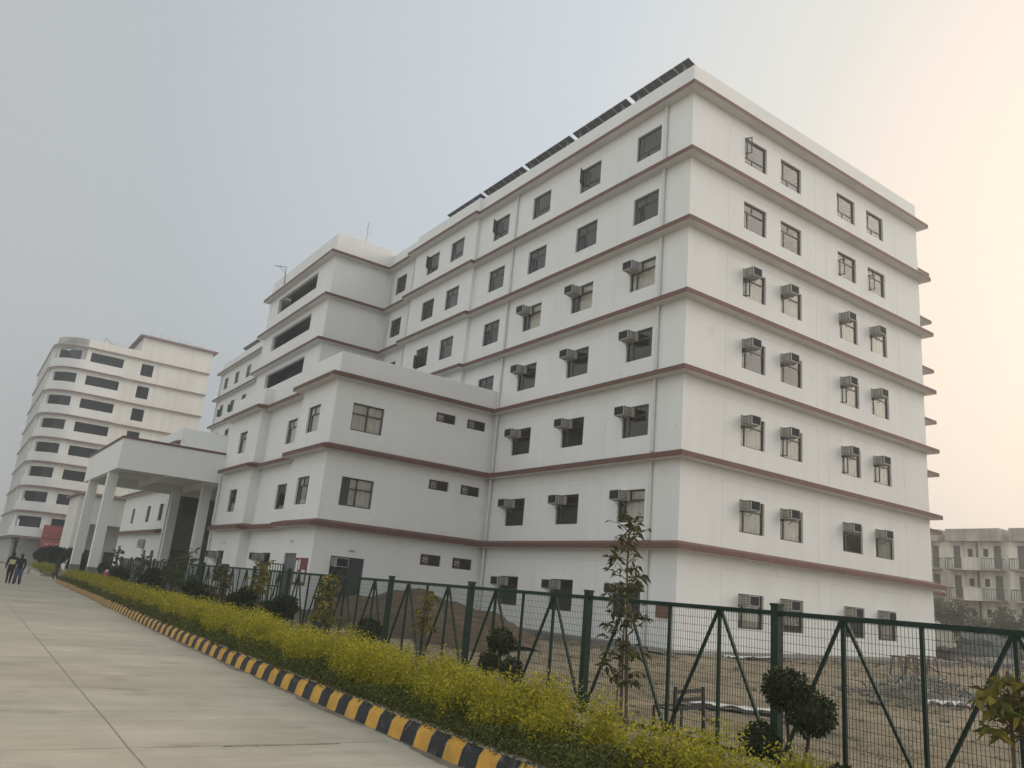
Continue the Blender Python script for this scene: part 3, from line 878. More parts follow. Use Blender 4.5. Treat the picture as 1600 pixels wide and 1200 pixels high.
# small door plates with a line of dark lettering each (too far away to read in the photograph)
INK = mat('ink_blue', (.06, .07, .13), .6)
for n, x, y, z in ((NR, -7.95, 14.505, -1.32), (NL, -9.805, 17.6, -1.05), (NL, -9.805, 29.95, -1.1), (NL, -9.805, 29.95, -2.55)):
    th = math.atan2(n[0], -n[1]); mb = MB(); w = .42
    mb.box((0, -.012, 0), (w, 0, .2), 0)
    r = random.Random(int(z*100))
    for k in range(7): mb.box((.03+k*.052, -.015, .06), (.03+k*.052+r.uniform(.018, .036), -.011, .06+r.uniform(.04, .09)), 1)
    child('door_plate', mesh_only(mb, [PAPER, INK], 'door_plate'), bld, Vector((x, y, z))-ROOTLOC[bld.name], th)
# brown service hatch low on the shaded side by the corner
mb = MB(); mb.box((-.06, .35, -2.95), (-.002, 1.05, -2.40)); mb.box((-.075, .40, -2.9), (-.058, 1.0, -2.45))
mb.build('service_hatch', mat('brown_hatch', (.20, .10, .06), .8, var=.2), bld)

# porch: deep white roof box on four pillars
pm = MB()
x0, x1, y0, y1, za, zb = -16.4, -4.9, 33.22, 48.38, 3.0, 5.0
pm.box((x0, y0, za), (x1, y0+.4, zb)); pm.box((x0, y1-.4, za), (x1, y1, zb)); pm.box((x0, y0+.4, za), (x0+.4, y1-.4, zb))
pm.box((x0+.4, y0+.4, 3.75), (x1, y1-.4, 3.95))
for xx in (-12.6, -9.0): pm.box((xx, y0+.4, 3.25), (xx+.4, y1-.4, 3.74))
for yy_ in (38.2, 43.2): pm.box((x0+.4, yy_, 3.35), (-12.61, yy_+.3, 3.74)); 
porch = pm.build('porch_roof', WHITE, bld)
bm_ = MB(); sweep(bm_, [(x1, y0), (x0, y0), (x0, y1), (x1, y1)][:], [(0, 4.98), (.07, 4.98), (.07, 5.12), (-.45, 5.12), (-.45, 5.0), (0, 5.0)])
pr = bm_.build('roof_coping', RED, porch)
for px_, py_ in ((-16.36, 36.4), (-16.36, 45.3), (-10.3, 35.6), (-10.3, 44.9)):
    mb = MB(); mb.box((px_, py_, ZR+1.15), (px_+.62, py_+.62, 2.99)); ob = mb.build('porch_pillar', WHITE, bld)
    mb = MB(); mb.box((px_-.02, py_-.02, ZR-.1), (px_+.64, py_+.64, ZR+1.15)); mb.build('pillar_base', PLINTH, ob)
mb = MB(); mb.box((-9.7, 33.25, ZR-.1), (-4.9, 48.35, ZR+.25)); mb.box((-10.1, 36, ZR-.1), (-9.71, 46, ZR+.12)); mb.build('entrance_step', CONC, bld)
# rooftop mast and bracket on the stair tower
mb = MB(); mb.tube([(-2.4, 32.2, 23.2), (-2.4, 32.2, 25.2)], .03, 6); mb.tube([(-2.4, 32.2, 24.3), (-2.1, 32.2, 24.3)], .015, 5); mb.tube([(-2.4, 32.0, 24.8), (-2.4, 32.5, 24.8)], .015, 5)
mb.build('lightning_mast', STEEL, bld)
mb = MB(); mb.tube([(-4.9, 43.6, 22.3), (-4.95, 43.6, 23.9), (-5.7, 44.3, 24.0)], .035, 6); mb.tube([(-4.95, 43.6, 23.3), (-5.4, 44.0, 23.95)], .02, 5)
mb.build('roof_bracket', BLKMET, bld)

# ------------------------------------------------------------------ rooftop solar tables
def solar(y0, y1, n, label, near=True):
    t = thing('solar_array', label, 'solar panels', (2.0, (y0+y1)/2, BZ[0]), 'tilted solar panel tables on the roof')
    w = (y1-y0)/n; xa, za, xb, zb_ = .95, 24.55, 3.35, 23.85
    for i in range(n):
        a, b = y0+i*w+.012, y0+(i+1)*w-.012
        mb = MB()
        d = Vector((xb-xa, 0, zb_-za)); nrm = Vector((-(zb_-za), 0, xb-xa)).normalized()*.02
        def P(s, y, k): q = Vector((xa, y, za))+d*s+nrm*k; return q
        mb.face([P(0, a, 1), P(1, a, 1), P(1, b, 1), P(0, b, 1)]); mb.face([P(0, a, -1), P(0, b, -1), P(1, b, -1), P(1, a, -1)])
        for s in (0, 1): mb.face([P(s, a, -1), P(s, b, -1), P(s, b, 1), P(s, a, 1)], 1)
        for y in (a, b): mb.face([P(0, y, -1), P(1, y, -1), P(1, y, 1), P(0, y, 1)], 1)
        for s in (.25, .5, .75): mb.bar(P(s, a, -1.3), P(s, b, -1.3), .012, m=1)
        mb.bar(P(0, (a+b)/2, -1.3), P(1, (a+b)/2, -1.3), .010, m=1)
        mb.bar(P(0, a, -1.3), P(1, a, -1.3), .025, m=1)
        mb.build('solar_panel', [SOLAR, SOLFR], t)
    mb = MB()
    for y in (y0+.5, y1-.5):
        mb.bar((xa+.25, y, BZ[0]), (xa+.25, y, 24.42), .06); mb.bar((xb-.25, y, BZ[0]), (xb-.25, y, 23.86), .06)
        mb.bar((xa+.1, y, 24.46), (xb-.1, y, 23.88), .05)
    mb.build('support_frame', STEEL, t)
TAB = [(1.3, 5.65), (5.9, 10.6), (10.85, 15.5), (15.75, 20.45), (20.7, 25.4)]
for (a, b), s in zip(TAB, ('nearest the high corner of the roof', 'second from the high corner of the roof', 'third from the high corner, middle of the row', 'fourth from the high corner of the roof', 'farthest from the high corner, at the roof step')):
    solar(a, b, 4, 'dark solar panel table, '+s)
for (a, b), s in zip(((48.6, 53.2), (53.45, 58.05), (58.3, 63.2), (63.6, 70.0), (70.3, 76.2)), ('close beside the stair tower, just showing', 'beyond the stair tower, second along', 'beyond the stair tower, third along', 'beyond the stair tower, next to last at the far end', 'beyond the stair tower, last at the far end')):
    solar(a, b, 4, 'small solar panel table '+s)

# ------------------------------------------------------------------ window air conditioners
def ac_proto():
    t = lthing('air_conditioner', 'x', 'air conditioner', (0, 0, 0))
    W, D, H = .64, .58, .42; t_ = .022
    mb = MB()       # casing: slotted shell, open front
    mb.box((0, -D, -t_), (W, .12, 0)); mb.box((0, -D, -H), (W, .12, -H+t_))
    for x in (0, W-t_):
        mb.box((x, -D, -H+t_), (x+t_, -D+.03, -t_)); mb.box((x, -D+.16, -H+t_), (x+t_, -D+.19, -t_)); mb.box((x, -.06, -H+t_), (x+t_, .12, -t_))
        for k in range(1, 6):
            z = -H+t_+(H-2*t_)*k/6; mb.box((x+.002, -D+.19, z-.016), (x+t_-.002, -.06, z+.016))
        for k in range(1, 4):
            z = -H+t_+(H-2*t_)*k/4; mb.box((x+.002, -D+.03, z-.018), (x+t_-.002, -D+.16, z+.018))
    mb.build('casing', AC_B, t)
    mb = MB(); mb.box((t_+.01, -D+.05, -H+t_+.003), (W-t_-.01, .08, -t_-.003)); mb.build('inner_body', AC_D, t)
    mb = MB(); mb.box((t_+.004, -D+.006, -H+t_+.006), (W-t_-.004, -D+.049, -t_-.006))
    for k in range(1, 9):
        x = t_+(W-2*t_)*k/9; mb.box((x-.004, -D+.001, -H+t_+.006), (x+.004, -D+.0055, -t_-.006))
    mb.build('condenser_coil', AC_F, t)
    for x in (.1, W-.1):
        mb = MB(); mb.bar((x, -D*.7, -H-.005), (x, -.0, -H-.22), .025); mb.bar((x, -D*.95, -H-.015), (x, .02, -H-.015), .028); mb.build('bracket', STEEL, t)
    return t
ac0 = ac_proto(); used_ac = False
def place_ac(n, x, y, z, label, group='window air conditioners on the white building'):
    global used_ac
    o = ac0 if not used_ac else dup(ac0); used_ac = True
    o.location = (x, y, z); o.rotation_euler = (0, 0, math.atan2(n[0], -n[1])); tag(o, label, 'air conditioner', group); return o
for n, x, y, z, (lab, side) in acs:
    place_ac(n, x, y, z, 'air conditioner, '+lab)
place_ac(NR, -8.72, 14.51, DOORZ+.4+2.4-.08, 'air conditioner above the dark double door on the projecting wing')
place_ac(NL, -9.2, 22.3+1.6+.35, -1.56, 'air conditioner left of the opening in the recessed wing wall')
place_ac(NL, -9.8, 29.5+1.5+.5, -1.56, 'air conditioner beside the porch pillar, at the end of the wing')
t = thing('split_condenser', 'boxy outdoor air conditioner hung high on the far wing beyond the porch', 'air conditioner', (-9.8, 55.3, -1.5))
mb = MB(); mb.box((-10.25, 54.6, -1.45), (-9.9, 55.6, -.72)); mb.build('casing', AC_B, t)
mb = MB(); mb.tube([(-10.252, 55.0, -1.08), (-10.265, 55.0, -1.08)], .3, 16); mb.build('fan_grille', AC_D, t)
for y in (54.75, 55.45):
    mb = MB(); mb.bar((-10.2, y, -1.48), (-9.8, y, -1.48), .04); mb.build('bracket', STEEL, t)

# ------------------------------------------------------------------ far left block with rounded corner
lb = thing('apartment_block', 'distant cream and white block with rounded corner balconies and rows of thin bands', 'building', (-8, 110, ZR))
LZ = [26.75-3.45*k for k in range(9)]
YB, XR = 104.0, 3.8
XA = -13.5
def arcpt(a): return (XA-XR*math.sin(a)*1.0, YB+XR*(1-math.cos(a)))
AL = XR*math.pi/2
def mp_arc(u):      # u: 0 at far (left facade) end to AL at front
    a = (AL-u)/XR
    return (XA-XR*math.sin(a), YB+XR-XR*math.cos(a), -math.sin(a), -math.cos(a))
mb = MB()
f, L = line((XA, YB), (3.7, YB))
hs = []
for k, z in enumerate(LZ[:8]):
    hs += [(.5, 4.9, z-2.05, z-.62, .3)]
    if k < 4: hs += [(7.4, 9.1, z-2.45, z-.62, .25)]
wall(mb, f, 0, L, LZ[8], LZ[0]+1.2, hs)
ah = [(1.3, AL-.75, z-2.1, z-.62, .3) for z in LZ[:8]]
mb.build('wall', CREAM, lb); mb = MB()
wall(mb, mp_arc, 0, AL, LZ[8], LZ[0]+1.2, ah, ucuts=[AL*i/16 for i in range(17)])
f3, L3 = line((XA-XR, YB+XR+26), (XA-XR, YB+XR))
h3 = []
for z in LZ[:8]:
    for k in range(6): h3.append((1.5+k*3.8, 3.4+k*3.8, z-2.4, z-.7))
wall(mb, f3, 0, L3, LZ[8], LZ[0]+1.2, h3)
mb.build('rounded_corner', WHITE, lb); mb = MB()
mb.face([(3.7, YB, ZR), (3.7, 134, ZR), (3.7, 134, LZ[0]+1.2), (3.7, YB, LZ[0]+1.2)])
mb.box((-6.6, YB, LZ[0]+1.2), (3.7, YB+10, 30.2))
mb.build('end_wall', CREAM, lb)
mb = MB()
wall(mb, lambda u: (XA+.6+u, YB+.6, 0, -1), 0, 16, ZR, LZ[8], [])
mb.face([(XA-XR+.8, YB+XR, ZR), (XA-XR+.8, YB+30, ZR), (XA-XR+.8, YB+30, LZ[8]), (XA-XR+.8, YB+XR, LZ[8])])
mb.box((XA-2.6, YB+1.2, ZR), (XA+1, YB+8, LZ[8]-.1))
mb.build('ground_floor', CONC, lb)
for k in range(7):
    mb = MB(); mb.box((XA-XR+.1, YB+XR+1+k*3.8, ZR), (XA-XR+.55, YB+XR+1.45+k*3.8, LZ[8])); mb.build('arcade_column', WHITE, lb)
# white fins down the long side
mb = MB()
for k in range(13):
    y = YB+XR+.6+k*1.9; mb.box((XA-XR-.35, y, LZ[8]+.4), (XA-XR-.005, y+.28, LZ[0]-.3))
fin = mb.build('facade_fins', WHITE, lb); fin['kind'] = 'stuff'
apath = [(3.7, YB), (XA, YB)]+[arcpt(AL*i/XR/12) for i in range(1, 13)]+[(XA-XR, YB+XR+26)]
LRED = mat('faded_red_band', (.26, .16, .15), .8, var=.15)
for z in LZ:
    mb = MB(); sweep(mb, apath, [(0.004, z-.16), (.5, z-.16), (.5, z), (.004, z+.12)], mats=[1, 0, 0, 0]); mb.build('floor_band', [LRED, SOFFIT], lb)
mb = MB(); sweep(mb, [(3.7, YB+10), (3.7, YB), (-6.6, YB), (-6.6, YB+10)], [(0.004, 30.2), (.6, 30.2), (.6, 30.45), (-.3, 30.45), (-.3, 30.2)]); mb.build('stair_roof_slab', LRED, lb)
mb = MB()
for k in range(26):
    x = -6.2+k*.38+random.uniform(-.1, .1)
    if random.random() < .75: mb.bar((x, YB+random.uniform(.2, 2), 30.45), (x+random.uniform(-.06, .06), YB+1, 30.45+random.uniform(.5, 1.3)), .035)
for k in range(5): mb.bar((-11+k*.5, YB+.5, LZ[0]+1.2), (-11+k*.5+random.uniform(-.1, .1), YB+.5, LZ[0]+1.2+random.uniform(.3, .7)), .04)
mb.bar((-11.8, YB+.5, LZ[0]+1.2), (-11.6, YB+.5, LZ[0]+2.2), .05); mb.bar((-11.6, YB+.5, LZ[0]+2.0), (-10.3, YB+.5, LZ[0]+1.3), .05)
rb = mb.build('rebar_stubs', STEEL, lb)
mb = MB()
for z in LZ[:9]:
    mb.box((XA-XR+4.2, YB+2.2, z-.3), (3.4, YB+2.4, z-.3+.001+3.3)) if False else None
mb.box((XA+.2, YB+1.9, ZR), (3.4, YB+2.1, 27)); mb.box((XA-XR+2.2, YB+XR, ZR), (XA-XR+2.4, 132, 27))
for z in LZ: mb.box((XA+.3, YB+.32, z-.35), (3.4, YB+1.89, z-.2)); mb.box((XA-XR+.32, YB+XR, z-.35), (XA-XR+2.19, 132, z-.2))
mb.box((XA-1.9, YB+2.0, ZR), (XA+.25, YB+6.5, 27))
mb.build('interior', DARKIN, lb)
for z in LZ[1:9]:
    mb = MB()
    def mp_bulge(u):
        x, y, nx, ny_ = mp_arc(u); return (x+nx*.28, y+ny_*.28, nx, ny_)
    wall(mb, mp_bulge, .3, AL, z+.13, z+1.38, [], ucuts=[AL*i/16 for i in range(17)])
    pa = [mp_arc(.3+(AL-.3)*i/16) for i in range(17)]
    for a, b in zip(pa, pa[1:]): mb.face([(a[0], a[1], z+1.38), (b[0], b[1], z+1.38), (b[0]+b[2]*.28, b[1]+b[3]*.28, z+1.38), (a[0]+a[2]*.28, a[1]+a[3]*.28, z+1.38)])
    mb.box((XA, YB-.28, z+.13), (XA+5.1, YB-.005, z+1.38))
    mb.build('balcony_parapet', WHITE, lb)
# unfinished grey patch round the top corner
mb = MB()
def mp_arc2(u):
    x, y, nx, ny_ = mp_arc(u); return (x+nx*.012, y+ny_*.012, nx, ny_)
wall(mb, mp_arc2, .6, AL-.1, LZ[0]-1.9+.0, LZ[0]-.2, [(1.3, AL-.75, LZ[0]-2.1, LZ[0]-.62, .0)], ucuts=[AL*i/16 for i in range(17)])
wall(mb, mp_arc2, .6, AL-.1, LZ[0]+.2, LZ[0]+1.19, [], ucuts=[AL*i/16 for i in range(17)])
mb.build('unpainted_patch', OLDG, lb)
# red printed banner over the entrance
BAN = mat('banner_red', (.30, .06, .06), .7)
BAN2 = mat('banner_pale', (.55, .38, .34), .7); BAN3 = mat('banner_grey', (.34, .33, .33), .7)
bn = thing('shop_banner', 'long red printed banner hanging on the rounded block at ground level', 'banner', (-10, YB-.7, -1))
mb = MB()
mb.box((XA-.3, YB-.62, -.75), (-5.5, YB-.58, 1.0)); mb.box((XA-.3, YB-.56, -2.7), (-6.0, YB-.52, -.95))
r = random.Random(3)
for k in range(9):
    x = XA+.1+k*.42; mb.face([(x, YB-.63, -.5+.1*k), (x+.9, YB-.63, -.3+.1*k), (x+.9, YB-.63, -.22+.1*k), (x, YB-.63, -.42+.1*k)], 1) if k < 6 else None
for k in range(8): mb.box((XA+3.4+k*.16, YB-.63, -.2), (XA+3.4+k*.16+.09, YB-.625, -.2+r.uniform(.3, .9)), 2)
for k in range(10): mb.box((XA+.3+k*.55, YB-.575, -1.6+r.uniform(-.1, .1)), (XA+.3+k*.55+.4, YB-.565, -1.4+r.uniform(-.05, .1)), 1)
mb.build('banner_sheet', [BAN, BAN2, BAN3], bn)

# cream two storey block behind the porch
cb = thing('cream_annexe', 'low cream annexe with open piers seen through the porch pillars', 'building', (-9, 86, ZR))
mb = MB()
f, L = line((-12.2, 86), (4, 86))
wall(mb, f, 0, L, ZR, 4.75, [(1.7, 6.6, ZR, 1.2, 3.0), (7.4, 12, ZR, 1.2, 3.0)], depth=.4)
mb.box((-12.0, 86.42, 1.3), (3.9, 95.9, 4.7)); mb.box((-12.0, 89.5, ZR), (3.9, 89.7, 1.29))
mb.face([(-12.2, 86, ZR), (-12.2, 96, ZR), (-12.2, 96, 4.75), (-12.2, 86, 4.75)])
mb.build('wall', CREAM, cb)
mb = MB(); sweep(mb, [(4, 86), (-12.2, 86), (-12.2, 96)], [(0.004, 4.5), (.5, 4.5), (.5, 4.68), (.004, 4.8)]); mb.build('roof_band', LRED, cb)
mb = MB(); mb.box((-11, 89.4, ZR), (-9.2, 89.48, -1.9)); mb.build('shutter', GREEN, cb)
mb = MB(); mb.box((-7.8, 89.4, ZR), (-6.2, 89.48, -1.9)); mb.build('shutter', GREEN, cb)

# ------------------------------------------------------------------ grey apartment house far right
gb_ = thing('weathered_apartment_house', 'weathered grey apartment house with railed balconies standing in haze behind the site', 'building', (56, 6, -4))
GX = 51.5
mb = MB()
YT, YBt = 24.0, -26.0
f, L = line((GX, YT), (GX, YBt))
gh = []; doors_ = []; wins_ = []
MOD = 5.42
slabs = [3.42, .80, -1.82]
for mI in range(-2, 8):
    yb = 14.3-mI*MOD
    for s in slabs:
        for yd in (yb, yb-3.49+.0):
            gh.append((YT-yd, YT-yd+.62, s+.06, s+2.12, .25)); doors_.append((yd, s+.06))
        for yw in (yb-1.27, yb-2.60):
            gh.append((YT-yw, YT-yw+.42, s+1.15, s+1.85, .2)); wins_.append((yw, s+1.15))
gh = [h for h in gh if h[0] > .1 and h[1] < L-.1]
wall(mb, f, 0, L, -4.6, 5.9, gh)
mb.face([(GX, YBt, -4.6), (GX+12, YBt, -4.6), (GX+12, YBt, 5.9), (GX, YBt, 5.9)])
mb.face([(GX, YT, -4.6), (GX+12, YT, -4.6), (GX+12, YT, 5.9), (GX, YT, 5.9)])
mb.build('wall', OLDW, gb_)
mb = MB(); mb.box((GX+.3, YBt+.2, -4.5), (GX+.5, YT-.2, 5.8)); mb.build('interior', OLDD, gb_)
for mI in range(-2, 8):
    yc = 14.3-mI*MOD-2.05
    mb = MB(); mb.box((GX-.75 if mI % 2 == 0 else GX-.7, yc-2.35, 5.88), (GX+10, yc+2.35, 7.0)); mb.build('roof_parapet', OLDG, gb_)
    mb = MB(); mb.box((GX-.12, yc-.12, -4.5), (GX-.01, yc+.02, 5.8)); mb.build('drain_pipe', RAIL, gb_)
    for s in slabs[:2] if True else slabs:
        mb = MB(); mb.box((GX-1.1, yc-2.35, s-.12), (GX-.004, yc+2.35, s+.04)); sb = mb.build('balcony_slab', OLDG, gb_)
        mb = MB(); mb.box((GX-1.15, yc-.75, s-.14), (GX-1.05, yc+.75, s+.98)); mb.build('balcony_panel', OLDW, sb)
        mb = MB()
        for i in range(24):
            y = yc-2.3+i*.2
            if abs(y-yc) > .77: mb.bar((GX-1.07, y, s+.04), (GX-1.07, y, s+.9), .035)
        mb.bar((GX-1.07, yc-2.3, s+.92), (GX-1.07, yc+2.3, s+.92), .06)
        for y in (yc-2.3, yc+2.3): mb.bar((GX-1.07, y, s+.92), (GX-.0, y, s+.92), .05); mb.bar((GX-1.07, y, s), (GX-1.07, y, s+.92), .06); mb.bar((GX-.55, y, s), (GX-.55, y, s+.92), .04)
        mb.build('balcony_railing', RAIL, sb)
for yd, z in doors_:
    if -8 < yd < 18 and z > 0:
        mb = MB(); mb.box((GX+.14, yd-.60, z), (GX+.18, yd-.02, z+2.05)); mb.build('balcony_door', OLDD, gb_)

# ------------------------------------------------------------------ green mesh fence
PITCH = 3.757
fl = math.sqrt(1+.02**2); fdir = Vector((.02, 1, 0)).normalized(); fang = math.atan2(-fdir.x, fdir.y)
fence = thing('mesh_fence', 'dark green steel mesh fence with square posts and A shaped braces along the planting strip', 'fence', (fence_x(-16.338), -16.338, -4.40))
ROOTLOC[fence.name] = Vector((0, 0, 0))
fence.rotation_euler = (0, 0, fang)
PL = PITCH*fl; FH = 1.86; hp = .06
mb = MB()       # frame: rails, uprights and A braces of one panel, local y along the fence
mb.box((-.025, hp, 1.80), (.025, PL-hp, FH)); mb.box((-.025, hp, .06), (.025, PL-hp, .11))
for q in (.25, .5, .75): mb.box((-.02, PL*q-.02, .11), (.02, PL*q+.02, 1.80))
for a, b in ((.25, .02), (.25, .49), (.75, .51), (.75, .98)):
    s = 1 if b > a else -1
    mb.bar((.001, PL*a+s*.03, 1.80), (.001, PL*b, .12), .036, .036, up=(1, 0, 0))
FRM = mesh_only(mb, GREEN, 'panel_frame')
mb = MB(); w = .0042
n = int((PL-.12)/.043)
for i in range(1, n):
    y = hp+(PL-.12)*i/n; mb.box((-.034-w/2, y-w/2, .08), (-.034+w/2, y+w/2, 1.83))
for i in range(17):
    z = .12+i*.1045; mb.box((-.0365-w/2, hp, z-w/2), (-.0365+w/2, PL-hp, z+w/2))
WIRE = mesh_only(mb, GREEN, 'wire_mesh')
mb = MB(); mb.box((-.055, -.055, -.2), (.055, .055, 1.92)); mb.box((-.064, -.064, 1.92), (.064, .064, 1.95))
POST = mesh_only(mb, GREEN, 'post')
for k in range(-2, 15):
    y = k*PL
    child('post', POST, fence, (0, y, 0))
    if k < 14:
        fr = child('panel_frame', FRM, fence, (0, y, 0)); child('wire_mesh', WIRE, fr)

# ------------------------------------------------------------------ planting: golden hedge strip
GOLD = leafmat('golden_leaf', [(.12, .145, .02), (.30, .285, .024), (.46, .385, .026), (.56, .46, .034), (.21, .235, .024), (.48, .415, .034), (.36, .335, .028), (.16, .19, .022), (.42, .37, .032)], trans=.3)
GREENL = leafmat('hedge_green_leaf', [(.038, .054, .015), (.078, .098, .022), (.13, .145, .03), (.056, .074, .019), (.20, .185, .032)], trans=.2)
DARKL = leafmat('topiary_leaf', [(.010, .020, .008), (.018, .034, .011), (.032, .052, .016), (.013, .025, .009), (.06, .08, .026), (.022, .04, .012)], rough=.65, trans=.08)
MIDL = leafmat('sapling_leaf', [(.03, .045, .012), (.055, .07, .016), (.085, .085, .02), (.045, .05, .02), (.10, .075, .035), (.14, .13, .03)], trans=.25)
YELL = leafmat('young_yellow_leaf', [(.06, .085, .016), (.12, .13, .022), (.24, .20, .03), (.05, .07, .018), (.33, .25, .035), (.09, .10, .02)], trans=.3)
def kx(y): return np.interp(y, [p[1] for p in KERB], [p[0] for p in KERB])
def hedge(y0, y1, dens, leafL, sprigs, nleaf, seed, offx=0., width=1.5, trim=False):
    r = np.random.default_rng(seed)
    N = int((y1-y0)*width*dens)
    y = r.uniform(y0, y1, N); s = r.beta(1.3, 1.15, N)
    x = kx(y)+.28+offx+s*(width-.34)+.08*np.sin(y*2.3)
    edge = np.clip(1-np.abs(s-.5)*2, 0, 1)**.45
    nc = int((y1-y0)*6.0); cyc = r.uniform(y0-.3, y1+.3, nc); csc = r.uniform(.05, .95, nc); crr = r.uniform(.26, .46, nc); chh = r.uniform(.75, 1.18, nc)
    best = np.zeros(N)
    for a_ in range(nc):
        m_ = np.abs(y-cyc[a_]) < crr[a_]
        d2 = ((y[m_]-cyc[a_])**2+((s[m_]-csc[a_])*(width-.4))**2)/crr[a_]**2
        best[m_] = np.maximum(best[m_], np.clip(1-d2, 0, 1)**.6*chh[a_])
    top = .26+(.18+.30*edge)*best
    if trim: best = np.where((y < -16.6) & (s > .80-(-16.6-y)*.22), best*.0, best)
    thin = np.clip(.12*(best > 0)+1.1*best, 0, 1)*np.clip(edge+.25, 0, 1)
    keep = r.uniform(0, 1, N) < thin; x, y, s, top = x[keep], y[keep], s[keep], top[keep]; N = len(x)
    hs = top*r.uniform(.72, 1.22, N)
    C = []; D = []
    for k in range(sprigs):
        az = r.uniform(0, 2*np.pi, N); lean = r.uniform(.10, .55, N)
        bx = x; by = y
        for j in range(nleaf):
            t = (j+.5)/nleaf; tt = .35+.65*t
            px_ = bx+np.cos(az)*lean*hs*tt*.55+r.normal(0, .012, N); py_ = by+np.sin(az)*lean*hs*tt*.55+r.normal(0, .012, N)
            pz = -4.31+hs*tt+r.normal(0, .01, N)
            C.append(np.stack([px_, py_, pz], 1))
            a2 = r.uniform(0, 2*np.pi, N); upk = r.uniform(.25, 1.3, N)
            D.append(np.stack([np.cos(a2), np.sin(a2), upk], 1))
    C = np.concatenate(C); D = np.concatenate(D)
    Ls = leafL*r.uniform(.6, 1.5, len(C))
    return C, D, Ls
def under(y0, y1, dens, leafL, seed, offx=0., w=1.1):
    r = np.random.default_rng(seed); N = int((y1-y0)*w*dens)
    y = r.uniform(y0, y1, N); s = r.uniform(0, 1, N)
    bump = .6+.4*np.sin(y*3.1+s*4)*np.sin(y*1.3+2)
    h = (.19+.28*np.sqrt(s)*bump)
    x = kx(y)+.085+offx+s*w+r.normal(0, .03, N)
    z = -4.31+h*r.uniform(.35, 1.12, N)
    a = r.uniform(0, 2*np.pi, N)
    return np.stack([x, y, z], 1), np.stack([np.cos(a)-.5, np.sin(a)-.3, r.uniform(-.1, 1.1, N)], 1), leafL*r.uniform(.6, 1.4, N)
segs = [hedge(-20.5, -9, 235, .041, 6, 8, 1, trim=True), hedge(-9, 3, 185, .048, 5, 7, 2), hedge(3, 36.6, 105, .066, 5, 5, 3)]
C, D, Ls = [np.concatenate([s[i] for s in segs]) for i in range(3)]
hg = leaf_mesh('golden_hedge', GOLD, C, D, Ls, Ls*.36, droop=.12); tag(hg, kind='stuff', label='low golden leaved hedge running behind the striped kerb', cat='hedge')
segs = [under(-20.5, -9, 5600, .034, 4), under(-9, 3, 3600, .042, 5), under(3, 36.6, 1700, .06, 6)]
C, D, Ls = [np.concatenate([s[i] for s in segs]) for i in range(3)]
ug = leaf_mesh('green_ground_cover', GREENL, C, D, Ls, Ls*.6, droop=.1); tag(ug, kind='stuff', label='dark green ground cover spilling over the kerb edge', cat='ground cover')
# a second strip beyond the porch drive
KERB2 = [(-17.75, 50.2), (-17.3, 74)]
make_kerb(KERB2, 'kerb', paint=False, H=.2)
def shift(seg, dx, dy):
    C, D, L = seg; C = C.copy(); C[:, 0] += dx; C[:, 1] += dy; return C, D, L
s1 = shift(hedge(14, 36, 34, .10, 5, 5, 8), 1.0, 37.2); 
hg2 = leaf_mesh('far_hedge', GOLD, s1[0], s1[1], s1[2], s1[2]*.4, droop=.12); tag(hg2, kind='stuff', label='olive hedge strip beyond the porch drive', cat='hedge')

# clipped pom-pom shrubs ------------------------------------------------
def leafball(c, r, n, L, seed):
    g_ = np.random.default_rng(seed); v = g_.normal(size=(n, 3)); v /= np.linalg.norm(v, axis=1, keepdims=True)
    lump = 1+.10*np.sin(v[:, :1]*5+seed)*np.sin(v[:, 1:2]*4+seed*2)+.06*np.sin(v[:, 2:3]*9+seed)
    C = np.array(c)+v*r*lump*g_.uniform(.68, 1.03, (n, 1))*np.array([1, 1, .92])
    D = v+g_.normal(0, .65, (n, 3)); return C, D, L*g_.uniform(.6, 1.35, n)
def topiary(base, balls, label, seed, L=.045, dens=1.0, group='clipped dark shrubs along the fence'):
    t = thing('topiary_shrub', label, 'shrub', base, group)
    segs = []
    for i, (dx, dy, z, r) in enumerate(balls):
        segs.append(leafball((base[0]+dx, base[1]+dy, ZR+z), r*.9, int(1300*dens*(r/.25)**2), L, seed*10+i))
    C, D, Ls = [np.concatenate([s[i] for s in segs]) for i in range(3)]
    leaf_mesh('foliage', DARKL, C, D, Ls, Ls*.55, t, droop=.1)
    mb = MB()
    for i, (dx, dy, z, r) in enumerate(balls):
        b = Vector(base)+Vector((.04*math.cos(i*2.4), .04*math.sin(i*2.4), -.08)); e = Vector((base[0]+dx, base[1]+dy, ZR+z-.3*r))
        m = b.lerp(e, .5)+Vector((dx*.25, dy*.25, 0)); mb.tube([b, m, e], [.024, .02, .014], 7)
        mb.ball((base[0]+dx, base[1]+dy, ZR+z), r*.62, seg=8, rings=6, jit=.1)
    mb.build('stem', [mat('shrub_stem_%d' % seed, (.045, .038, .026), .9)], t)
    return t
BZD = -4.32
topiary((-16.52, -17.33, BZD), [(0, .13, 1.08, .26), (.03, -.17, .88, .27), (-.02, .43, .50, .22), (.06, -.5, .28, .18), (0, .0, .24, .15)], 'large pom-pom shrub right in front of the near green post', 1, dens=1.3)
topiary((-16.41, -11.6, BZD), [(0, .03, 1.05, .25), (.02, .36, .66, .21), (-.02, -.34, .65, .21), (.05, -.62, .36, .10)], 'three ball pom-pom shrub on bare stems left of the tall sapling', 2)
topiary((-16.31, -6.3, BZD), [(0, 0, .78, .30), (.05, .25, .55, .2)], 'single round dark shrub in front of the soil heap', 3, L=.05)
topiary((-16.18, -.1, BZD), [(0, -.45, .92, .38), (0, .55, .78, .33), (.1, 0, 1.0, .3)], 'broad double shrub in front of a green post by the notice window', 4, L=.06)
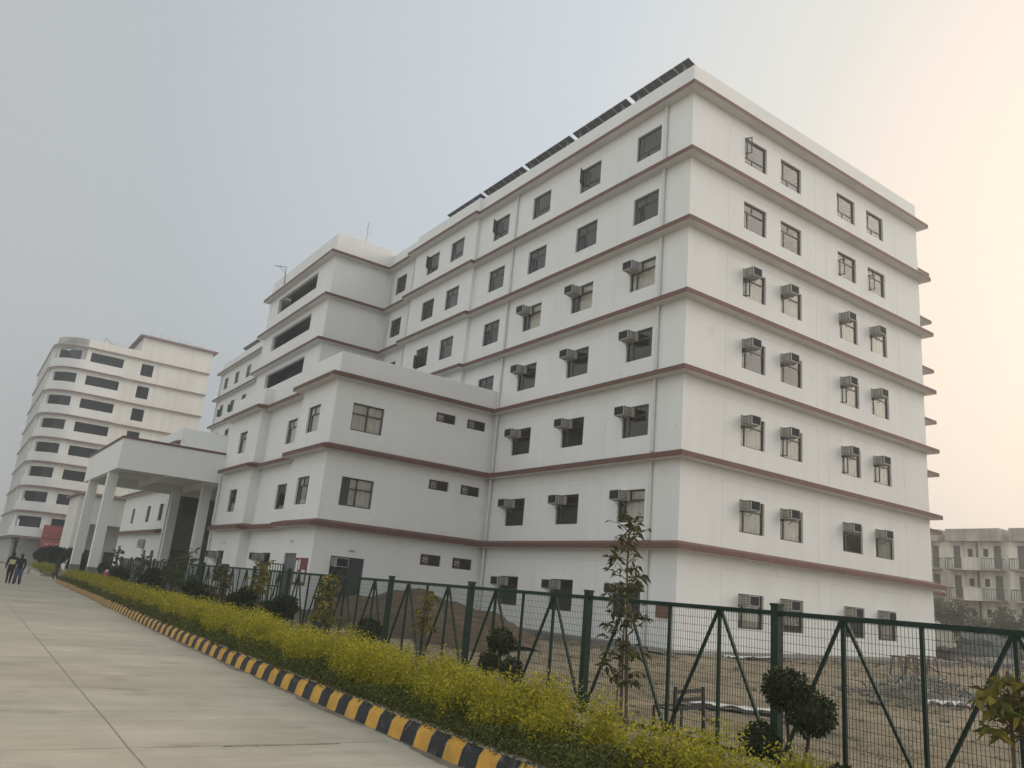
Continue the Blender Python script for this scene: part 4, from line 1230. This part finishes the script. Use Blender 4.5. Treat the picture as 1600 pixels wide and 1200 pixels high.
topiary((-16.1, 3.7, BZD), [(0, -.45, .95, .40), (0, .5, .72, .42), (.1, -1.1, .6, .35)], 'wide low cluster of dark shrub between two saplings', 5, L=.07)
topiary((-16.0, 8.8, BZD), [(0, 0, .8, .42), (0, 1.0, .6, .36), (.1, 1.9, .85, .42)], 'dark rounded bush below the porch end of the wing', 6, L=.09, dens=.7)
topiary((-15.9, 18.5, BZD), [(0, 0, 1.1, .48), (0, 1.2, .75, .42), (.1, -.9, .6, .36)], 'tall dark bush rising in front of the porch back pillars', 7, L=.1, dens=.6)
topiary((-15.8, 27.5, BZD), [(0, 0, .95, .46), (0, 1.6, .8, .42)], 'dark bush beside the red parked scooter', 8, L=.12, dens=.5)
topiary((-15.5, 34.0, BZD), [(0, 0, .95, .45), (.0, 1.3, 1.15, .4)], 'dark bush at the foot of the front porch pillars', 9, L=.13, dens=.5)

gs = thing('golden_shrub', 'small golden leaved bush at the foot of the near pom-pom shrub', 'shrub', (-16.95, -17.75, BZD))
r9 = np.random.default_rng(91); q = 170; C = []; D = []
for k in range(q):
    az = r9.uniform(0, 6.28); ln = r9.uniform(.05, .3); hh9 = r9.uniform(.18, .46)
    for j in range(9):
        t9 = .3+.7*(j+.5)/9; C.append((-16.95+math.cos(az)*ln*t9+r9.normal(0, .012), -17.75+math.sin(az)*ln*t9+r9.normal(0, .012), BZD+hh9*t9)); a9 = r9.uniform(0, 6.28); D.append((math.cos(a9), math.sin(a9), r9.uniform(.2, 1.2)))
leaf_mesh('foliage', GOLD, np.array(C), np.array(D), .045*r9.uniform(.6, 1.4, len(C)), .016, gs, droop=.12)
mb = MB()
for k in range(7): mb.tube([(-16.95, -17.75, BZD-.06), (-16.95+.12*math.cos(k), -17.75+.12*math.sin(k), BZD+.28)], [.008, .004], 5)
mb.build('stem', BARK, gs)

# slender saplings -------------------------------------------------------
def sapling(base, H, label, seed, leafL, n, spread, matl=MIDL, stakes=0, z0=.35, pole=False, tilt=(0, 0), crown=None):
    r = np.random.default_rng(seed); rr = random.Random(seed)
    t = thing('young_tree', label, 'sapling', base, 'staked saplings along the fence')
    mb = MB(); B = Vector(base)
    pts = [B+Vector((tilt[0]*q+.02*math.sin(q*7+seed), tilt[1]*q+.02*math.cos(q*5+seed), H*q)) for q in [i/8 for i in range(9)]]
    pts[0].z -= .1
    mb.tube(pts, [.022*(1-.75*i/8)+.003 for i in range(9)], 7)
    C = []; D = []; Ls = []
    nb = n
    for i in range(nb):
        q = z0/H+(1-z0/H)*(i+.5)/nb; q = min(.99, q)
        k = min(7, int(q*8)); p = pts[k].lerp(pts[k+1], q*8-k)
        az = i*2.4+rr.uniform(-.5, .5)
        sp = spread*rr.uniform(.45, 1.25)*(crown(q) if crown else (1-.55*abs(q-.45)))
        e = p+Vector((math.cos(az)*sp, math.sin(az)*sp, sp*rr.uniform(.1, .9)))
        mb.tube([p, p.lerp(e, .5)+Vector((0, 0, .03)), e], [.008, .005, .003], 5)
        for j in range(rr.randint(6, 12)):
            s = rr.uniform(.35, 1.05); c = p.lerp(e, s)
            a = rr.uniform(0, 6.28); C.append(tuple(c)); D.append((math.cos(a), math.sin(a), rr.uniform(-.7, .5))); Ls.append(leafL*rr.uniform(.6, 1.35))
    for j in range(7):
        a = rr.uniform(0, 6.28); C.append(tuple(pts[-1])); D.append((math.cos(a)*.6, math.sin(a)*.6, .9)); Ls.append(leafL*.8)
    tr = mb.build('trunk', BARK, t)
    leaf_mesh('foliage', matl, np.array(C), np.array(D), np.array(Ls), np.array(Ls)*(.42 if matl is YELL else .35), t, droop=.3)
    if stakes:
        for i in range(stakes):
            mb = MB(); a = i*2.1+.4; mb.tube([B+Vector((.12*math.cos(a), .12*math.sin(a), -.1)), B+Vector((.03*math.cos(a), .03*math.sin(a), rr.uniform(1.2, 1.6)))], .014, 6); mb.build('stake', STAKE, t)
    if pole:
        mb = MB(); mb.tube([B+Vector((.05, -.1, -.1)), B+Vector((.0, -.25, 2.75))], .016, 6); mb.build('white_stake', WPOLE, t)
    return t
s_ = sapling((-16.47, -14.62, BZD), 2.82, 'tall thin sapling with white stake reaching above the fence top', 11, .13, 60, .36, stakes=3, z0=.55, tilt=(0, .06))
mb = MB(); mb.tube([(-16.50, -14.66, -4.0), (-16.49, -14.55, -1.65)], .006, 6); mb.build('white_stake', WPOLE, s_)
sapling((-16.36, -8.85, BZD), 1.55, 'sparse sapling with two big drooping yellow leaves before the soil heap', 12, .13, 16, .24, YELL, 2, .75)
sapling((-16.25, -3.55, BZD), 1.68, 'yellow leaved bushy sapling before the dark double door', 13, .16, 34, .36, YELL, 1, .5)
sapling((-16.14, 2.0, BZD), 1.85, 'pale topped sapling with high crown beside a green post', 14, .17, 24, .36, YELL, 1, .95)
sapling((-16.04, 6.7, BZD), 1.75, 'leafy sapling with a full dull crown, leftmost near the wing end', 15, .19, 30, .42, MIDL, 1, .4)
sapling((-15.93, 12.4, BZD), 2.15, 'bright green climbing sapling tied to a white pole by the entrance', 16, .22, 40, .5, leafmat('climber_leaf', [(.04, .07, .015), (.07, .11, .02), (.10, .13, .03)]), 0, .3, pole=True)
sapling((-15.9, 15.2, BZD), 1.9, 'dull sapling standing next to the climber on the white pole', 17, .22, 26, .5, MIDL, 0, .4)
sapling((-16.57, -19.5, BZD), 1.30, 'broad leaved sapling with yellow top at the right edge', 18, .15, 26, .34, YELL, 1, .82)
sapling((-15.6, 31.0, BZD), 2.1, 'shiny big leaved sapling beside the second porch pillar', 19, .34, 12, .6, MIDL, 0, .6)
sapling((-15.7, 23.2, BZD), 1.9, 'dark sapling halfway between scooter and climber', 20, .28, 14, .55, MIDL, 0, .5)

# dark trees beyond the porch drive
for i, (x, y, h, s, lab) in enumerate(((-16.3, 56, 2.3, .8, 'small dark round tree in the strip beyond the drive'), (-15.2, 52.5, 2.3, .8, 'small dark tree nearest the front porch pillar'), (-16.6, 63, 2.5, .9, 'farthest small tree in front of the red banner'))):
    t = thing('small_tree', lab, 'tree', (x, y, ZR), 'small trees beyond the drive')
    mb = MB(); mb.tube([(x, y, ZR-.1), (x+.1, y, ZR+1.2), (x, y+.1, ZR+h*.8)], [.07, .055, .02], 7); mb.build('trunk', BARK, t)
    segs = []
    g_ = random.Random(i)
    for k in range(11): segs.append(leafball((x+g_.uniform(-s, s)*.6, y+g_.uniform(-s, s)*.6, ZR+h*.62+g_.uniform(-.6, .7)), s*g_.uniform(.3, .55), 300, .2, 70+k+i*20))
    C, D, Ls = [np.concatenate([q[j] for q in segs]) for j in range(3)]
    leaf_mesh('crown', DARKL, C, D, Ls, Ls*.5, t)

# bushes and trees in front of the grey house
BUSH = leafmat('hazed_leaf', [(.11, .115, .08), (.16, .16, .11), (.20, .195, .14), (.13, .13, .095)])  # distance haze put into the leaf colours: paler, greyer greens
for i, (x, y, z, s, lab) in enumerate(((45.5, 12.2, -1.6, 1.9, 'haze-paled tree hard against the white building end, before the grey house'), (44, 8.5, -2.9, 1.9, 'haze-paled low bush before the middle of the grey house'), (43.5, 5.2, -2.0, 2.1, 'haze-paled leafy tree before the grey house near the right edge'), (45, 1.2, -2.3, 2.3, 'haze-paled broad bush before the grey house, at the far right'), (44, -3.5, -2.3, 2.4, 'haze-paled bush past the right edge of the grey balconies'))):
    t = thing('roadside_tree', lab, 'tree', (x, y, -3.9), 'haze-paled trees before the grey house')
    mb = MB()
    for k in range(3): mb.tube([(x, y, -4), (x+random.uniform(-.5, .5), y+random.uniform(-.5, .5), z-1), (x+random.uniform(-1.2, 1.2), y+random.uniform(-1.2, 1.2), z+.6)], [.12, .08, .03], 6)
    mb.build('trunk', BARK, t)
    segs = []; g_ = random.Random(50+i)
    for k in range(20):
        zz = g_.uniform(-2.6, .5)+.9
        segs.append(leafball((x+g_.uniform(-1, 1)*s*.7, y+g_.uniform(-1, 1)*s, z+zz), s*g_.uniform(.2, .42), 260, .22, 170+k+i*30))
    C, D, Ls = [np.concatenate([q[j] for q in segs]) for j in range(3)]
    leaf_mesh('crown', BUSH, C, D, Ls, Ls*.5, t)
# far bare trees beyond the left block
for i, (x, y) in enumerate(((-34, 175), (-38, 182), (-30, 190), (-42, 178))):
    t = thing('bare_tree', ['thin bare tree fading in haze behind the road end', 'second faint bare tree at the left edge', 'faint tall tree behind the colonnade end', 'outermost faint tree left of the road'][i], 'tree', (x, y, -4.5), 'faint trees at the end of the road')
    mb = MB(); g_ = random.Random(i+5); h = g_.uniform(9, 13)
    mb.tube([(x, y, -4.6), (x, y, -4.5+h*.5), (x+.3, y, -4.5+h)], [.25, .16, .03], 6)
    for k in range(16):
        q = g_.uniform(.3, .95); a = g_.uniform(0, 6.28); l_ = g_.uniform(1, 3)*(1.2-q)
        mb.tube([(x, y, -4.5+h*q), (x+l_*math.cos(a), y+l_*math.sin(a), -4.5+h*q+l_)], [.06, .015], 5)
    mb.build('trunk', BARK, t)

# ------------------------------------------------------------------ soil heap
def heap(name, label, cat, c, rx, ry, h, m, n=46, seed=1, tail=None):
    r = np.random.default_rng(seed); mb = MB(); ph = r.uniform(0, 6, 8)
    for i in range(n+1):
        for j in range(n+1):
            u, v = -1+2*i/n, -1+2*j/n
            q = math.sqrt(u*u+v*v)
            z = h*max(0, 1-q**1.6)**.8 if q < 1 else 0
            wob = .12*h*(math.sin(u*7+ph[0])*math.sin(v*6+ph[1])+.5*math.sin(u*15+ph[2])*math.sin(v*17+ph[3]))
            z += wob*min(1, z/h*3)+(r.normal(0, .022) if z > .02 else 0)
            if tail: z = max(z, tail(u, v)*h)
            x, y = c[0]+u*rx, c[1]+v*ry
            mb.v.append((x, y, gz(x, y)-.12+z))
    for i in range(n):
        for j in range(n):
            k = i*(n+1)+j; mb.f.append((k, k+n+1, k+n+2, k+1)); mb.m.append(0)
    o = mb.build(name, m, smooth=True, loc=(c[0], c[1], gz(*c))); return tag(o, label, cat)
heap('soil_heap', 'big brown heap of dug soil behind the fence', 'soil heap', (-8.4, 6.6), 3.6, 8.0, 1.55, MOUND, 64, 2, lambda u, v: max(0, .42-((u+.1)**2*1.2+(v+.62)**2*1.6)))
heap('rubbish_heap', 'grey tangled heap of rubbish at the right behind the fence', 'rubbish heap', (-2.6, -11.3), 1.5, 1.3, .42, RUBBLE, 40, 5)
heap('gravel_heap', 'pale heap of building rubble far right past the building', 'rubble heap', (27, -.5), 5.0, 3.0, .55, RUBBLE, 40, 6)
# loose stones and sticks strewn over the dry ground
mb = MB(); r = random.Random(9)
for k in range(1700):
    x = r.uniform(-14.5, 16); y = r.uniform(-16, -.6) if x > 0 else r.uniform(-17, 12); s = r.choice((.02, .03, .03, .05, .08))
    q_ = r.random()
    if q_ < .3: x, y = r.gauss(-2.6, 1.2), r.gauss(-11.3, .9); s *= 1.3
    elif q_ < .5: x, y = r.uniform(-1, 19), r.gauss(-2.2, .7); s *= 1.4
    elif q_ < .62: x, y = r.gauss(-2.3, .7), r.uniform(-2, 12); s *= 1.4
    mb.ball((x, y, gz(x, y)+s*.2), (s*r.uniform(.7, 1.6), s*r.uniform(.7, 1.6), s*.6), seg=5, rings=3, jit=.3)
tag(mb.build('loose_stones', RUBBLE), kind='stuff', label='small stones strewn over the dry ground behind the fence', cat='stones')
mb = MB()
for k in range(520):
    x, y = r.gauss(-2.4, 1.0), r.gauss(-11.3, .8); z = gz(x, y)+max(0, .45*(1-((x+2.6)/1.6)**2-((y+11.3)/1.5)**2)); a = r.uniform(0, 6.28); l_ = r.uniform(.08, .35)
    mb.bar((x, y, z), (x+l_*math.cos(a), y+l_*math.sin(a), z+r.uniform(-.03, .16)), r.uniform(.01, .05), .01)
tag(mb.build('rubbish_scraps', mat('scrap', (.2, .2, .19), .8, island=[(.06, .07, .07), (.22, .21, .2), (.16, .13, .10), (.38, .37, .36), (.07, .10, .09)])), kind='stuff', label='scraps and twigs lying over the grey rubbish heap', cat='scraps')
# dry grass tufts
N = 5200
gx_ = rng.uniform(-15, 14, N); gy_ = rng.uniform(-19, 0, N); sel = (np.sin(gx_*.9)*np.sin(gy_*.8+gx_*.3)+rng.normal(0, .5, N)) > .35
gx_, gy_ = gx_[sel], gy_[sel]; N = len(gx_)
rep = 7; cx = np.repeat(gx_, rep)+rng.normal(0, .05, N*rep); cy_ = np.repeat(gy_, rep)+rng.normal(0, .05, N*rep)
cz = np.array([gz(a, b) for a, b in zip(cx, cy_)])-.02
a = rng.uniform(0, 6.28, N*rep)
gr = leaf_mesh('dry_grass', leafmat('dry_grass_blade', [(.12, .115, .05), (.20, .17, .08), (.09, .10, .04), (.25, .21, .12)]), np.stack([cx, cy_, cz], 1), np.stack([np.cos(a)*.7, np.sin(a)*.7, np.ones(N*rep)], 1), rng.uniform(.06, .16, N*rep), .012)
tag(gr, kind='stuff', label='short dry grass tufts on the bare ground', cat='grass')
# twisted white sheet and dark strip
def sheet(name, label, c, l, w, ang, m, seed, hz=.1, z=None):
    r = random.Random(seed); mb = MB(); n = 12; ca, sa = math.cos(ang), math.sin(ang); g = {}
    for i in range(n+1):
        for j in range(7):
            u = (i/n-.5)*l; v = (j/6-.5)*w*(.7+.3*math.sin(i*.9+seed))
            x, y = c[0]+u*ca-v*sa, c[1]+u*sa+v*ca
            g[i, j] = (x, y, (z if z is not None else gz(x, y))+.03+hz*abs(math.sin(i*.8+j*.9+seed))+r.uniform(0, .02))
    for s in (0, -.012):
        for i in range(n):
            for j in range(6): mb.face([tuple(Vector(g[q])+Vector((0, 0, s))) for q in ((i, j), (i+1, j), (i+1, j+1), (i, j+1))])
    o = mb.build(name, m, smooth=True, loc=(c[0], c[1], g[6, 3][2])); return tag(o, label, 'sheet')
sheet('white_sheet', 'crumpled white sheet lying in front of the grey rubbish heap', (-3.9, -12.5), 1.1, .35, -.5, TARP, 3)
sheet('black_strip', 'long black strip on the ground just behind the fence', (-11.6, -12.9), 1.9, .28, -.95, DARKMAT, 5, .06)  # dark wavy strip lying just above the ground
sheet('grey_sheet', 'pale sheet beside the black strip behind the fence', (-11.3, -12.2), 1.6, .4, -.9, TARP, 6, .05)
sheet('cement_spill', 'long pale cement spill at the foot of the sunlit wall', (3.2, -1.6), 4.2, .5, .1, TARP, 8, .05)

# ------------------------------------------------------------------ broken metal chair standing just behind the fence
ch = thing('metal_chair', 'old dark metal chair frame with slatted back behind the fence', 'chair', (-14.6, -14.15, -4.42), rz=0)
cx0, cy0, cz0 = -14.62, -14.12, -4.43
def cp(a, b, c): return (cx0-a*.12+b*.99, cy0+a*.99+b*.12, cz0+c)      # a: depth away, b: width
for b in (-.36, .36):
    mb = MB(); mb.bar(cp(0, b*1.08, -.02), cp(.01, b*.98, .68), .042); mb.build('back_post', BLKMET, ch)
for z in (.37, .49, .61):
    mb = MB(); mb.bar(cp(.008, -.36, z), cp(.008, .36, z+.015), .022, .058); mb.build('back_slat', BLKMET, ch)
mb = MB(); mb.bar(cp(0, -.38, .03), cp(0, .38, .03), .035); mb.build('foot_rail', BLKMET, ch)
mb = MB()
for b in (-.35, .35): mb.bar(cp(.02, b, .34), cp(.40, b, .36), .025)
mb.bar(cp(.40, -.36, .36), cp(.40, .36, .36), .025); mb.build('seat_frame', BLKMET, ch)
for b in (-.35, .35):
    mb = MB(); mb.bar(cp(.40, b, -.02), cp(.40, b, .345), .028); mb.build('leg', BLKMET, ch)

# wooden trestles by the building end
for i, (x, y, l, lab) in enumerate(((3.6, -7.3, 1.0, 'rough wooden trestle table by the far end of the sunlit wall'), (5.8, -6.8, 1.5, 'longer wooden trestle bench right of the trestle table'))):
    z0 = gz(x, y)
    t = thing('trestle_bench', lab, 'bench', (x, y, z0), 'wooden trestles by the building end')
    mb = MB(); mb.box((x-l/2, y-.18, z0+.68), (x+l/2, y+.18, z0+.74)); mb.build('top_board', WOOD, t)
    for sx in (-1, 1):
        for sy in (-1, 1):
            mb = MB(); mb.bar((x+sx*(l/2-.08), y+sy*.12, z0+.68), (x+sx*(l/2-.02), y+sy*.26, z0-.03), .06); mb.build('leg', WOOD, t)
    mb = MB(); mb.bar((x-l/2+.06, y-.13, z0+.65), (x+l/2-.06, y-.2, z0+.2), .04); mb.build('brace', WOOD, t)
# covered loads and clutter at the far right
for i, (x, y, sx, sy_, sz_, m, lab) in enumerate(((24.5, 4.4, 1.3, 1.0, .75, OCHRE, 'ochre covered load beside the far corner of the white building'), (27.2, 4.2, 1.2, .9, .95, mat('dusty_sheet', (.42, .39, .34), .9, var=.2), 'dusty pale covered load right of the ochre load'), (23, 1.0, .8, .5, .35, DARKMAT, 'dark bundle lying in the rubble'), (30.5, 2.2, 1.4, 1.0, .8, mat('grey_blue_sheet', (.13, .145, .155), .9, var=.2), 'grey blue covered stack in the rubble'))):
    z0 = gz(x, y); bm = bmesh.new(); bmesh.ops.create_cube(bm, size=2); bmesh.ops.subdivide_edges(bm, edges=bm.edges[:], cuts=7, use_grid_fill=True)
    rr = random.Random(i)
    for v in bm.verts:
        c = v.co; w = .08*math.sin(c.x*4+i)+.07*math.sin(c.y*5+i*2+c.z*3)+rr.uniform(-.05, .05); fl = 1+.12*(1-c.z)*.5
        v.co = Vector((c.x*sx*fl*(1+w*.5)+.1*math.sin(c.z*3), c.y*sy_*fl*(1+w*.5), max(-.1, (c.z+1)*sz_*.5*2*(1+w)*(1-.12*(c.x*c.x)))))
    me = bpy.data.meshes.new('covered_load'); bm.to_mesh(me); bm.free(); me.materials.append(m)
    o = bpy.data.objects.new('covered_load', me); COL.objects.link(o); o.location = (x, y, z0); o.rotation_euler = (0, 0, rr.uniform(-.5, .5)); tag(o, lab, 'load')
mb = MB(); r = random.Random(12)
for k in range(520):
    x, y = r.uniform(20.5, 36), r.uniform(-6, 7); z = gz(x, y); q = r.choice((.05, .08, .12, .2))
    if r.random() < .3: a = r.uniform(0, 3.14); l_ = r.uniform(.4, 1.6); mb.bar((x, y, z+.05), (x+l_*math.cos(a), y+l_*math.sin(a), z+r.uniform(.05, .4)), .06, .03)
    else: mb.ball((x, y, z+q*.3), (q*r.uniform(.8, 2), q*r.uniform(.8, 2), q), seg=5, rings=3, jit=.4)
tag(mb.build('building_rubble', mat('rubble_mix', (.2, .18, .16), .95, island=[(.10, .09, .08), (.26, .24, .21), (.17, .14, .11), (.34, .32, .29), (.12, .13, .14), (.24, .17, .12)])), kind='stuff', label='broken bricks, planks and rubble past the end of the white building', cat='rubble')

# ------------------------------------------------------------------ people
def person(loc, rz, pose, label, cloth, hair_len=.0, H=1.68):
    """pose: dict of joints in body axes (x right, y forward, z up) for H = 1"""
    t = lthing('person', label, 'person', loc, 'people on the road', rz)
    J = dict(pelvis=(0, 0, .53), belly=(0, .0, .61), chest=(0, .01, .73), neck=(0, .0, .825), head=(0, .015, .875), crown=(0, .01, .965),
             shl=(-.105, 0, .80), shr=(.105, 0, .80), ell=(-.135, -.02, .645), elr=(.135, -.02, .645), wrl=(-.14, .05, .51), wrr=(.14, .05, .51), hal=(-.14, .07, .465), har=(.14, .07, .465),
             hil=(-.05, 0, .51), hir=(.05, 0, .51), knl=(-.055, .05, .285), knr=(.055, -.03, .285), anl=(-.055, .08, .04), anr=(.055, -.13, .06), tol=(-.06, .17, .012), tor=(.06, -.04, .012))
    J.update(pose)
    names = list(J); bm_v = [Vector(J[n])*H for n in names]
    E_ = [('pelvis', 'belly'), ('belly', 'chest'), ('chest', 'neck'), ('neck', 'head'), ('head', 'crown'), ('chest', 'shl'), ('chest', 'shr'), ('shl', 'ell'), ('shr', 'elr'), ('ell', 'wrl'), ('elr', 'wrr'), ('wrl', 'hal'), ('wrr', 'har'),
          ('pelvis', 'hil'), ('pelvis', 'hir'), ('hil', 'knl'), ('hir', 'knr'), ('knl', 'anl'), ('knr', 'anr'), ('anl', 'tol'), ('anr', 'tor')]
    Rr = dict(pelvis=.085, belly=.075, chest=.085, neck=.035, head=.056, crown=.045, shl=.048, shr=.048, ell=.034, elr=.034, wrl=.024, wrr=.024, hal=.02, har=.02, hil=.066, hir=.066, knl=.042, knr=.042, anl=.028, anr=.028, tol=.02, tor=.02)
    me = bpy.data.meshes.new('body'); me.from_pydata(bm_v, [(names.index(a), names.index(b)) for a, b in E_], [])
    ob = bpy.data.objects.new('body', me); COL.objects.link(ob); ob.parent = t
    sk = ob.modifiers.new('skin', 'SKIN'); ss = ob.modifiers.new('sub', 'SUBSURF'); ss.levels = 1; ss.render_levels = 2
    for i, n in enumerate(names):
        me.skin_vertices[0].data[i].radius = (Rr[n]*H, Rr[n]*H*(.8 if n in ('chest', 'belly', 'pelvis') else 1)); me.skin_vertices[0].data[i].use_root = (n == 'pelvis')
    me.materials.append(cloth)
    # fingers and thumb of each hand
    for s in ('l', 'r'):
        h = Vector(J['ha'+s])*H; w = Vector(J['wr'+s])*H; d = (h-w).normalized(); side = Vector((0, 1, 0)).cross(d)
        side = Vector((0, .9, .3)).normalized()
        mb = MB()
        for k in range(4):
            b = h+side*(k-1.5)*.017; ln = (.058, .068, .063, .048)[k]; mb.tube([b, b+d*ln*.55, b+d*ln+Vector((.012 if s == 'l' else -.012, 0, 0))], [.009, .008, .006], 6)
        b = w.lerp(h, .5)+side*.028; mb.tube([b, b+side*.02+d*.025, b+side*.022+d*.05], [.010, .009, .007], 6)
        mb.tube([w, w.lerp(h, .5), h+d*.01], [.022, .034, .03], 8)
        mb.build('hand', SKIN, t)
    hd = Vector(J['head'])*H+Vector((0, .01, .03)); mb = MB()
    mb.ball(hd, (.073, .09, .108), seg=14, rings=10); mb.ball(hd+Vector((0, .092, -.012)), (.014, .02, .02), seg=6, rings=4)
    for s in (-1, 1): mb.ball(hd+Vector((s*.074, -.005, -.005)), (.012, .022, .032), seg=6, rings=4)
    face = mb.build('head', SKIN, t, smooth=True)
    mb = MB()
    for s in (-1, 1): mb.ball(hd+Vector((s*.028, .083, .012)), (.011, .007, .007), seg=6, rings=4)
    mb.box((hd.x-.022, hd.y+.082, hd.z-.052), (hd.x+.022, hd.y+.088, hd.z-.044)); mb.build('eyes', BLACKC, face)
    mb = MB(); mb.ball(hd+Vector((0, -.02, .03)), (.084, .092, .098), seg=14, rings=10)
    if hair_len: mb.tube([hd+Vector((0, -.08, .02)), hd+Vector((0, -.10, -.12)), hd+Vector((0, -.09, -.12-hair_len))], [.06, .065, .03], 8)
    mb.build('hair', HAIR, t, smooth=True)
    def limb(name, pts, rs, m):
        mb = MB(); mb.tube([Vector(p)*H for p in pts], [q*H for q in rs], 10); return mb.build(name, m, t, smooth=True)
    return t, J, limb
# couple walking away along the road
t, J, limb = person((-20.75, 27.9, ZR), rad(8), dict(), 'person in black top and blue jeans walking away on the road', BLACKC, .12, 1.66)
for s in ('l', 'r'): limb('trousers', [J['hi'+s], J['kn'+s], J['an'+s]], [.075, .054, .043], JEANS)
t, J, limb = person((-21.1, 28.6, ZR), rad(4), dict(elr=(.13, -.06, .66), wrr=(.05, -.10, .60), har=(.01, -.11, .60), anl=(-.055, -.1, .06), tol=(-.06, -.01, .012), knl=(-.055, -.02, .285), anr=(.055, .08, .04), tor=(.06, .17, .012), knr=(.055, .05, .285)), 'person in dark clothes walking beside the other with a pale yellow folder', BLACKC, .0, 1.72)
bag = MB(); bag.box((-21.25, 28.36, ZR+1.02), (-20.9, 28.40, ZR+1.26)); tag(bevel(bag.build('folder', YBAG, loc=(-21.07, 28.38, ZR+1.02)), .01), 'pale yellow folder held behind the back of the left walker', 'folder')
t, J, limb = person((-17.35, 43.4, ZR), rad(-75), dict(), 'person in dark clothes crossing the drive by the porch', BLACKC, .0, 1.74)

# red scooter parked inside the strip
sc0 = thing('scooter', 'small red scooter parked behind the hedge by the porch', 'scooter', (-16.9, 25.6, -4.31))
sx, sy, sz = -16.9, 25.6, -4.31
for dy in (-.55, .6):
    mb = MB(); ring = [(sx, sy+dy+.21*math.cos(a), sz+.27+.21*math.sin(a)) for a in [i*math.pi/9 for i in range(19)]]; mb.tube(ring, .06, 8, cap=False)
    w = mb.build('wheel', RUBBER, sc0); mb = MB(); mb.tube([(sx-.04, sy+dy, sz+.27), (sx+.04, sy+dy, sz+.27)], .14, 12); mb.build('rim', PALE, w)
mb = MB(); mb.tube([(sx, sy-.5, sz+.45), (sx, sy-.42, sz+.8), (sx, sy-.30, sz+1.05)], [.09, .14, .08], 10); mb.tube([(sx, sy-.40, sz+.5), (sx, sy, sz+.38), (sx, sy+.35, sz+.5), (sx, sy+.85, sz+.72)], [.10, .13, .19, .10], 10); mb.build('body', REDPL, sc0, smooth=True)
mb = MB(); mb.tube([(sx, sy+.05, sz+.78), (sx, sy+.4, sz+.82), (sx, sy+.85, sz+.84)], [.10, .13, .09], 10); mb.build('seat', RUBBER, sc0, smooth=True)
mb = MB(); mb.tube([(sx-.33, sy-.2, sz+1.08), (sx, sy-.28, sz+1.05), (sx+.33, sy-.2, sz+1.08)], .02, 7); mb.build('handlebar', BLKMET, sc0)
mb = MB(); mb.ball((sx, sy-.42, sz+.98), (.09, .06, .08)); mb.build('headlight', PALE, sc0)

# kerb stones left lying near the drive
t = thing('paint_bucket', 'small pale bucket standing by the kerb beyond the drive', 'bucket', (-18.5, 52, ZR))
mb = MB(); mb.tube([(-18.5, 52, ZR), (-18.5, 52, ZR+.45)], [.17, .22], 12); mb.build('pail', PALE, t)
mb = MB(); mb.tube([(-18.5+.22*math.cos(a), 52, ZR+.45+.2*math.sin(a)) for a in [i*math.pi/8 for i in range(9)]], .012, 5); mb.build('handle', STEEL, t)
# grey refuse drum behind the green post near the wing
t = thing('refuse_drum', 'dark upright drum behind the fence near the notice window', 'drum', (-14.6, .6, -4.42))
mb = MB(); mb.tube([(-14.6, .6, -4.42), (-14.6, .6, -3.28)], .28, 14); mb.build('drum_body', mat('drum_grey', (.06, .06, .058), .7), t)
mb = MB(); mb.tube([(-14.6, .6, -3.28), (-14.6, .6, -3.22)], .30, 14); mb.build('lid', BLKMET, t)

# ------------------------------------------------------------------ haze
mb = MB(); mb.box((-330, -330, -6), (330, 330, 31.6))
hz_ = bpy.data.materials.new('haze_air'); hz_.use_nodes = True
n = hz_.node_tree.nodes; n.remove(n['Principled BSDF'])
v = n.new('ShaderNodeVolumePrincipled'); v.inputs['Color'].default_value = (.93, .93, .92, 1); v.inputs['Density'].default_value =   .0023; v.inputs['Anisotropy'].default_value = .5
hz_.node_tree.links.new(v.outputs[0], n['Material Output'].inputs['Volume'])
o = mb.build('haze', hz_); tag(o, kind='stuff')
